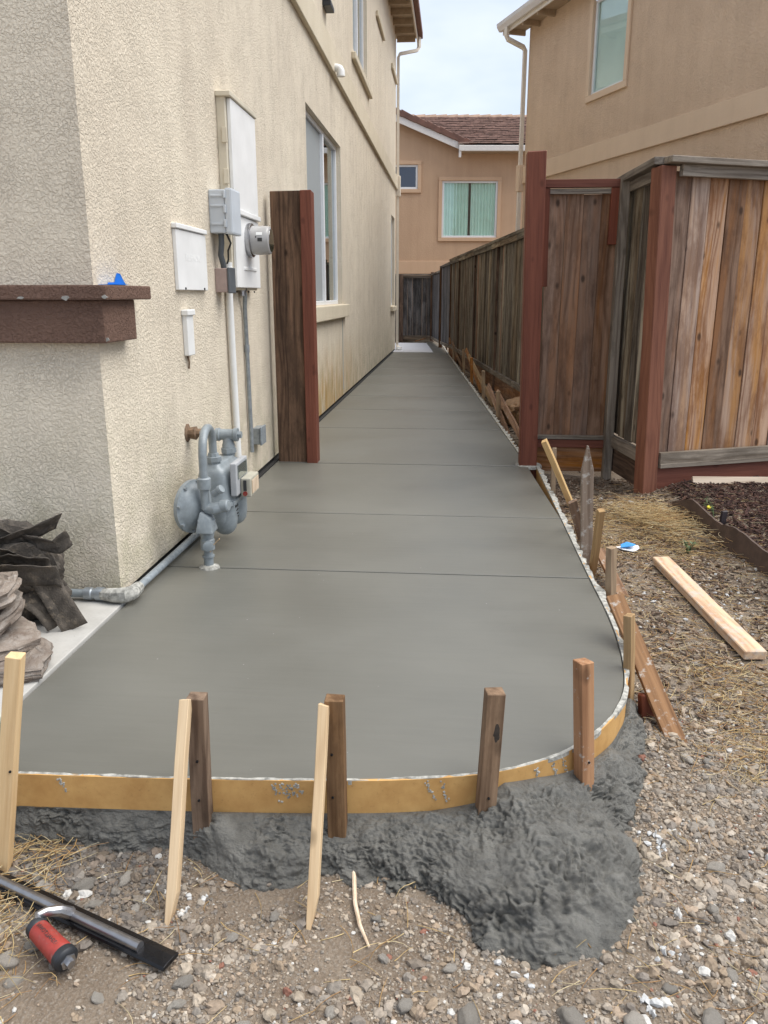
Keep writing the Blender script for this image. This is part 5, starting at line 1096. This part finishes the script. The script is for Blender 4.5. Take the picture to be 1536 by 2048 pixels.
# straw and needles
def ex_edge(y): return np.interp(y, ee[::-1, 1], ee[::-1, 0])
def straw(x, y, L0, L1, w, cols, lift=.012, curl=.5):
    n = len(x); seg = 4; L = rng.uniform(L0, L1, n); a = rng.uniform(0, 6.283, n); cv = rng.normal(0, curl, n); up_ = rng.uniform(-.12, .35, n); zb_ = ground_z(x, y)+rng.uniform(.001, lift, n)
    V_ = np.zeros((n, seg+1, 3, 3)); px_, py_, pz_ = x.copy(), y.copy(), zb_.copy()
    for i in range(seg+1):
        t = i/seg; ang = a+cv*t; wi = w*rng.uniform(.8, 1.2, n)*(1-.6*t); nx_, ny_ = -np.sin(ang), np.cos(ang)
        V_[:, i, 0] = np.stack([px_+nx_*wi, py_+ny_*wi, pz_], 1); V_[:, i, 1] = np.stack([px_-nx_*wi, py_-ny_*wi, pz_], 1); V_[:, i, 2] = np.stack([px_, py_, pz_+wi*1.3], 1)
        px_ = px_+np.cos(ang)*L/seg; py_ = py_+np.sin(ang)*L/seg; pz_ = np.maximum(zb_+np.sin(t*3.1)*L*up_*.35, ground_z(px_, py_)+.001)
    f = []
    for i in range(seg):
        for j in range(3): f.append((i*3+j, i*3+(j+1)%3, i*3+3+(j+1)%3, i*3+3+j))
    f = np.array(f); m = (seg+1)*3; F_ = (f[None]+(np.arange(n)*m)[:, None, None]).reshape(-1, 4)
    c_ = np.array(cols)[rng.integers(0, len(cols), n)]*rng.uniform(.75, 1.15, n)[:, None]; return V_.reshape(-1, 3), F_, np.repeat(c_, m, 0)
SC = [(.58,.40,.18),(.66,.50,.25),(.50,.31,.13),(.38,.22,.10),(.70,.58,.36)]
def sdens(x, y, p):
    a = fbm(p*2.6, 3, 55); z1 = smooth(2.25, 2.5, x)*smooth(3.3, 2.9, y)*smooth(2.1, 2.5, y); z2 = smooth(2.15, 2.3, x)*smooth(2.95, 2.7, x)*smooth(4.1, 4.5, y)*smooth(5.5, 5.0, y); z3 = smooth(.62, .35, x)*smooth(1.85, 1.6, y)
    return np.clip(np.maximum(np.maximum(z1*(.95+.6*a), z2*.8), np.maximum(z3*(.55+.8*a), .04+.08*np.clip(a, 0, 1)+.22*smooth(2.1, 2.3, x)*smooth(4.6, 4.2, y)*smooth(2.2, 2.6, y))), 0, 1)
x, y = sample(48000, .05, 3.3, 1.25, 5.6, sdens); V1, F1, C1 = straw(x, y, .03, .12, .0013, SC, .016, .7)
n = 1900; x = rng.normal(2.70, .11, n); y = rng.normal(4.90, .24, n); x = x+(4.95-y)*.30; kk = x < ex_edge(y)-.01; V2, F2, C2 = straw(x[kk], y[kk], .05, .14, .0012, SC, .085, 1.1)
x3, y3 = sample(900, -.05, .42, 1.3, 1.86, lambda x, y, p: np.full(len(x), .9)); V3, F3, C3 = straw(x3, y3, .05, .15, .0013, SC, .03, .8)
sw = link('dry_straw', mesh_np('dry_straw', np.concatenate([V1, V2, V3]), np.concatenate([F1, F2+len(V1), F3+len(V1)+len(V2)]), M['bits'], np.concatenate([C1, C2, C3]), smooth=True)); stuff(sw, 'dry straw and pine needles strewn over the dirt', 'straw')
# bark mulch
def chips(x, y, l0, l1, cols, z=.004):
    n = len(x); L = rng.uniform(l0, l1, n); S = np.stack([L, L*rng.uniform(.16,.34,n), L*rng.uniform(.05,.12,n)], 1)*.5
    c8 = np.array([(-1,-1,-1),(1,-.7,-1),(1,.7,-1),(-1,1,-1),(-.9,-.8,1),(.85,-.6,1),(.9,.5,1),(-.8,.9,1)], float); V_ = c8[None]*S[:, None, :]*rng.uniform(.8, 1.2, (n, 8, 1))
    t = rng.normal(0, .28, n); ct, st_ = np.cos(t), np.sin(t); o = np.zeros(n); Rx = np.stack([ct,o,st_,o,o+1,o,-st_,o,ct], 1).reshape(-1, 3, 3); V_ = np.einsum('nij,nkj->nki', rz(n), np.einsum('nij,nkj->nki', Rx, V_)); V_ += np.stack([x, y, ground_z(x, y)+rng.uniform(.0, z, n)+S[:, 2]*.6], 1)[:, None, :]
    f = np.array([(0,3,2,1),(4,5,6,7),(0,1,5,4),(1,2,6,5),(2,3,7,6),(3,0,4,7)]); F_ = (f[None]+(np.arange(n)*8)[:, None, None]).reshape(-1, 4)
    c_ = np.array(cols)[rng.integers(0, len(cols), n)]*rng.uniform(.6, 1.25, n)[:, None]; return V_.reshape(-1, 3), F_, np.repeat(c_, 8, 0)
x = rng.uniform(2.75, 4.6, 30000); y = rng.uniform(3.1, 6.6, 30000); fy = 5.60+(x-2.8)*.405
k = (x > ex_edge(y)+.02) & (y < fy-.02) & ~((y > 5.1) & (x < 2.95)); V1, F1, C1 = chips(x[k], y[k], .012, .05, [(.060,.030,.023),(.085,.042,.030),(.045,.024,.020),(.12,.062,.042),(.07,.034,.027)], .016)
bk = link('bark_mulch', mesh_np('bark_mulch', V1, F1, M['bits'], C1)); stuff(bk, 'dark reddish brown bark mulch in the bed under the cedar fence', 'mulch')
x, y = sample(20000, 2.12, 3.1, 2.6, 6.3, lambda x, y, p: np.clip(.55+.6*fbm(p*3, 3, 15), .1, 1)*smooth(3.1, 2.9, x)*(.35+.65*smooth(2.9, 3.5, y))); V1, F1, C1 = chips(x, y, .010, .045, [(.20,.13,.085),(.28,.20,.14),(.14,.09,.06),(.36,.29,.22),(.11,.075,.055)], .010)
x, y = sample(2500, 1.4, 2.7, 6.5, 18, lambda x, y, p: (x < fl(y)).astype(float)); V2, F2, C2 = chips(x, y, .02, .08, [(.12,.085,.06),(.18,.14,.10),(.08,.06,.045)], .015)
wc = link('wood_debris', mesh_np('wood_debris', np.concatenate([V1, V2]), np.concatenate([F1, F2+len(V1)]), M['bits'], np.concatenate([C1, C2]))); stuff(wc, 'brown wood chips and leaf litter on bare dirt', 'debris')
# one curved twig
mb = MB().tube([(1.20,1.80,gz(1.2,1.8)+.02),(1.215,1.70,gz(1.2,1.7)+.012),(1.235,1.63,gz(1.2,1.63)+.010),(1.265,1.57,gz(1.26,1.57)+.008)], [.006,.0055,.005,.003], 7)
tag(re_origin(mb.build('dry_twig', M['lath'], None, smooth=True)), 'curved dry twig on the dirt below the wet concrete', 'twig')
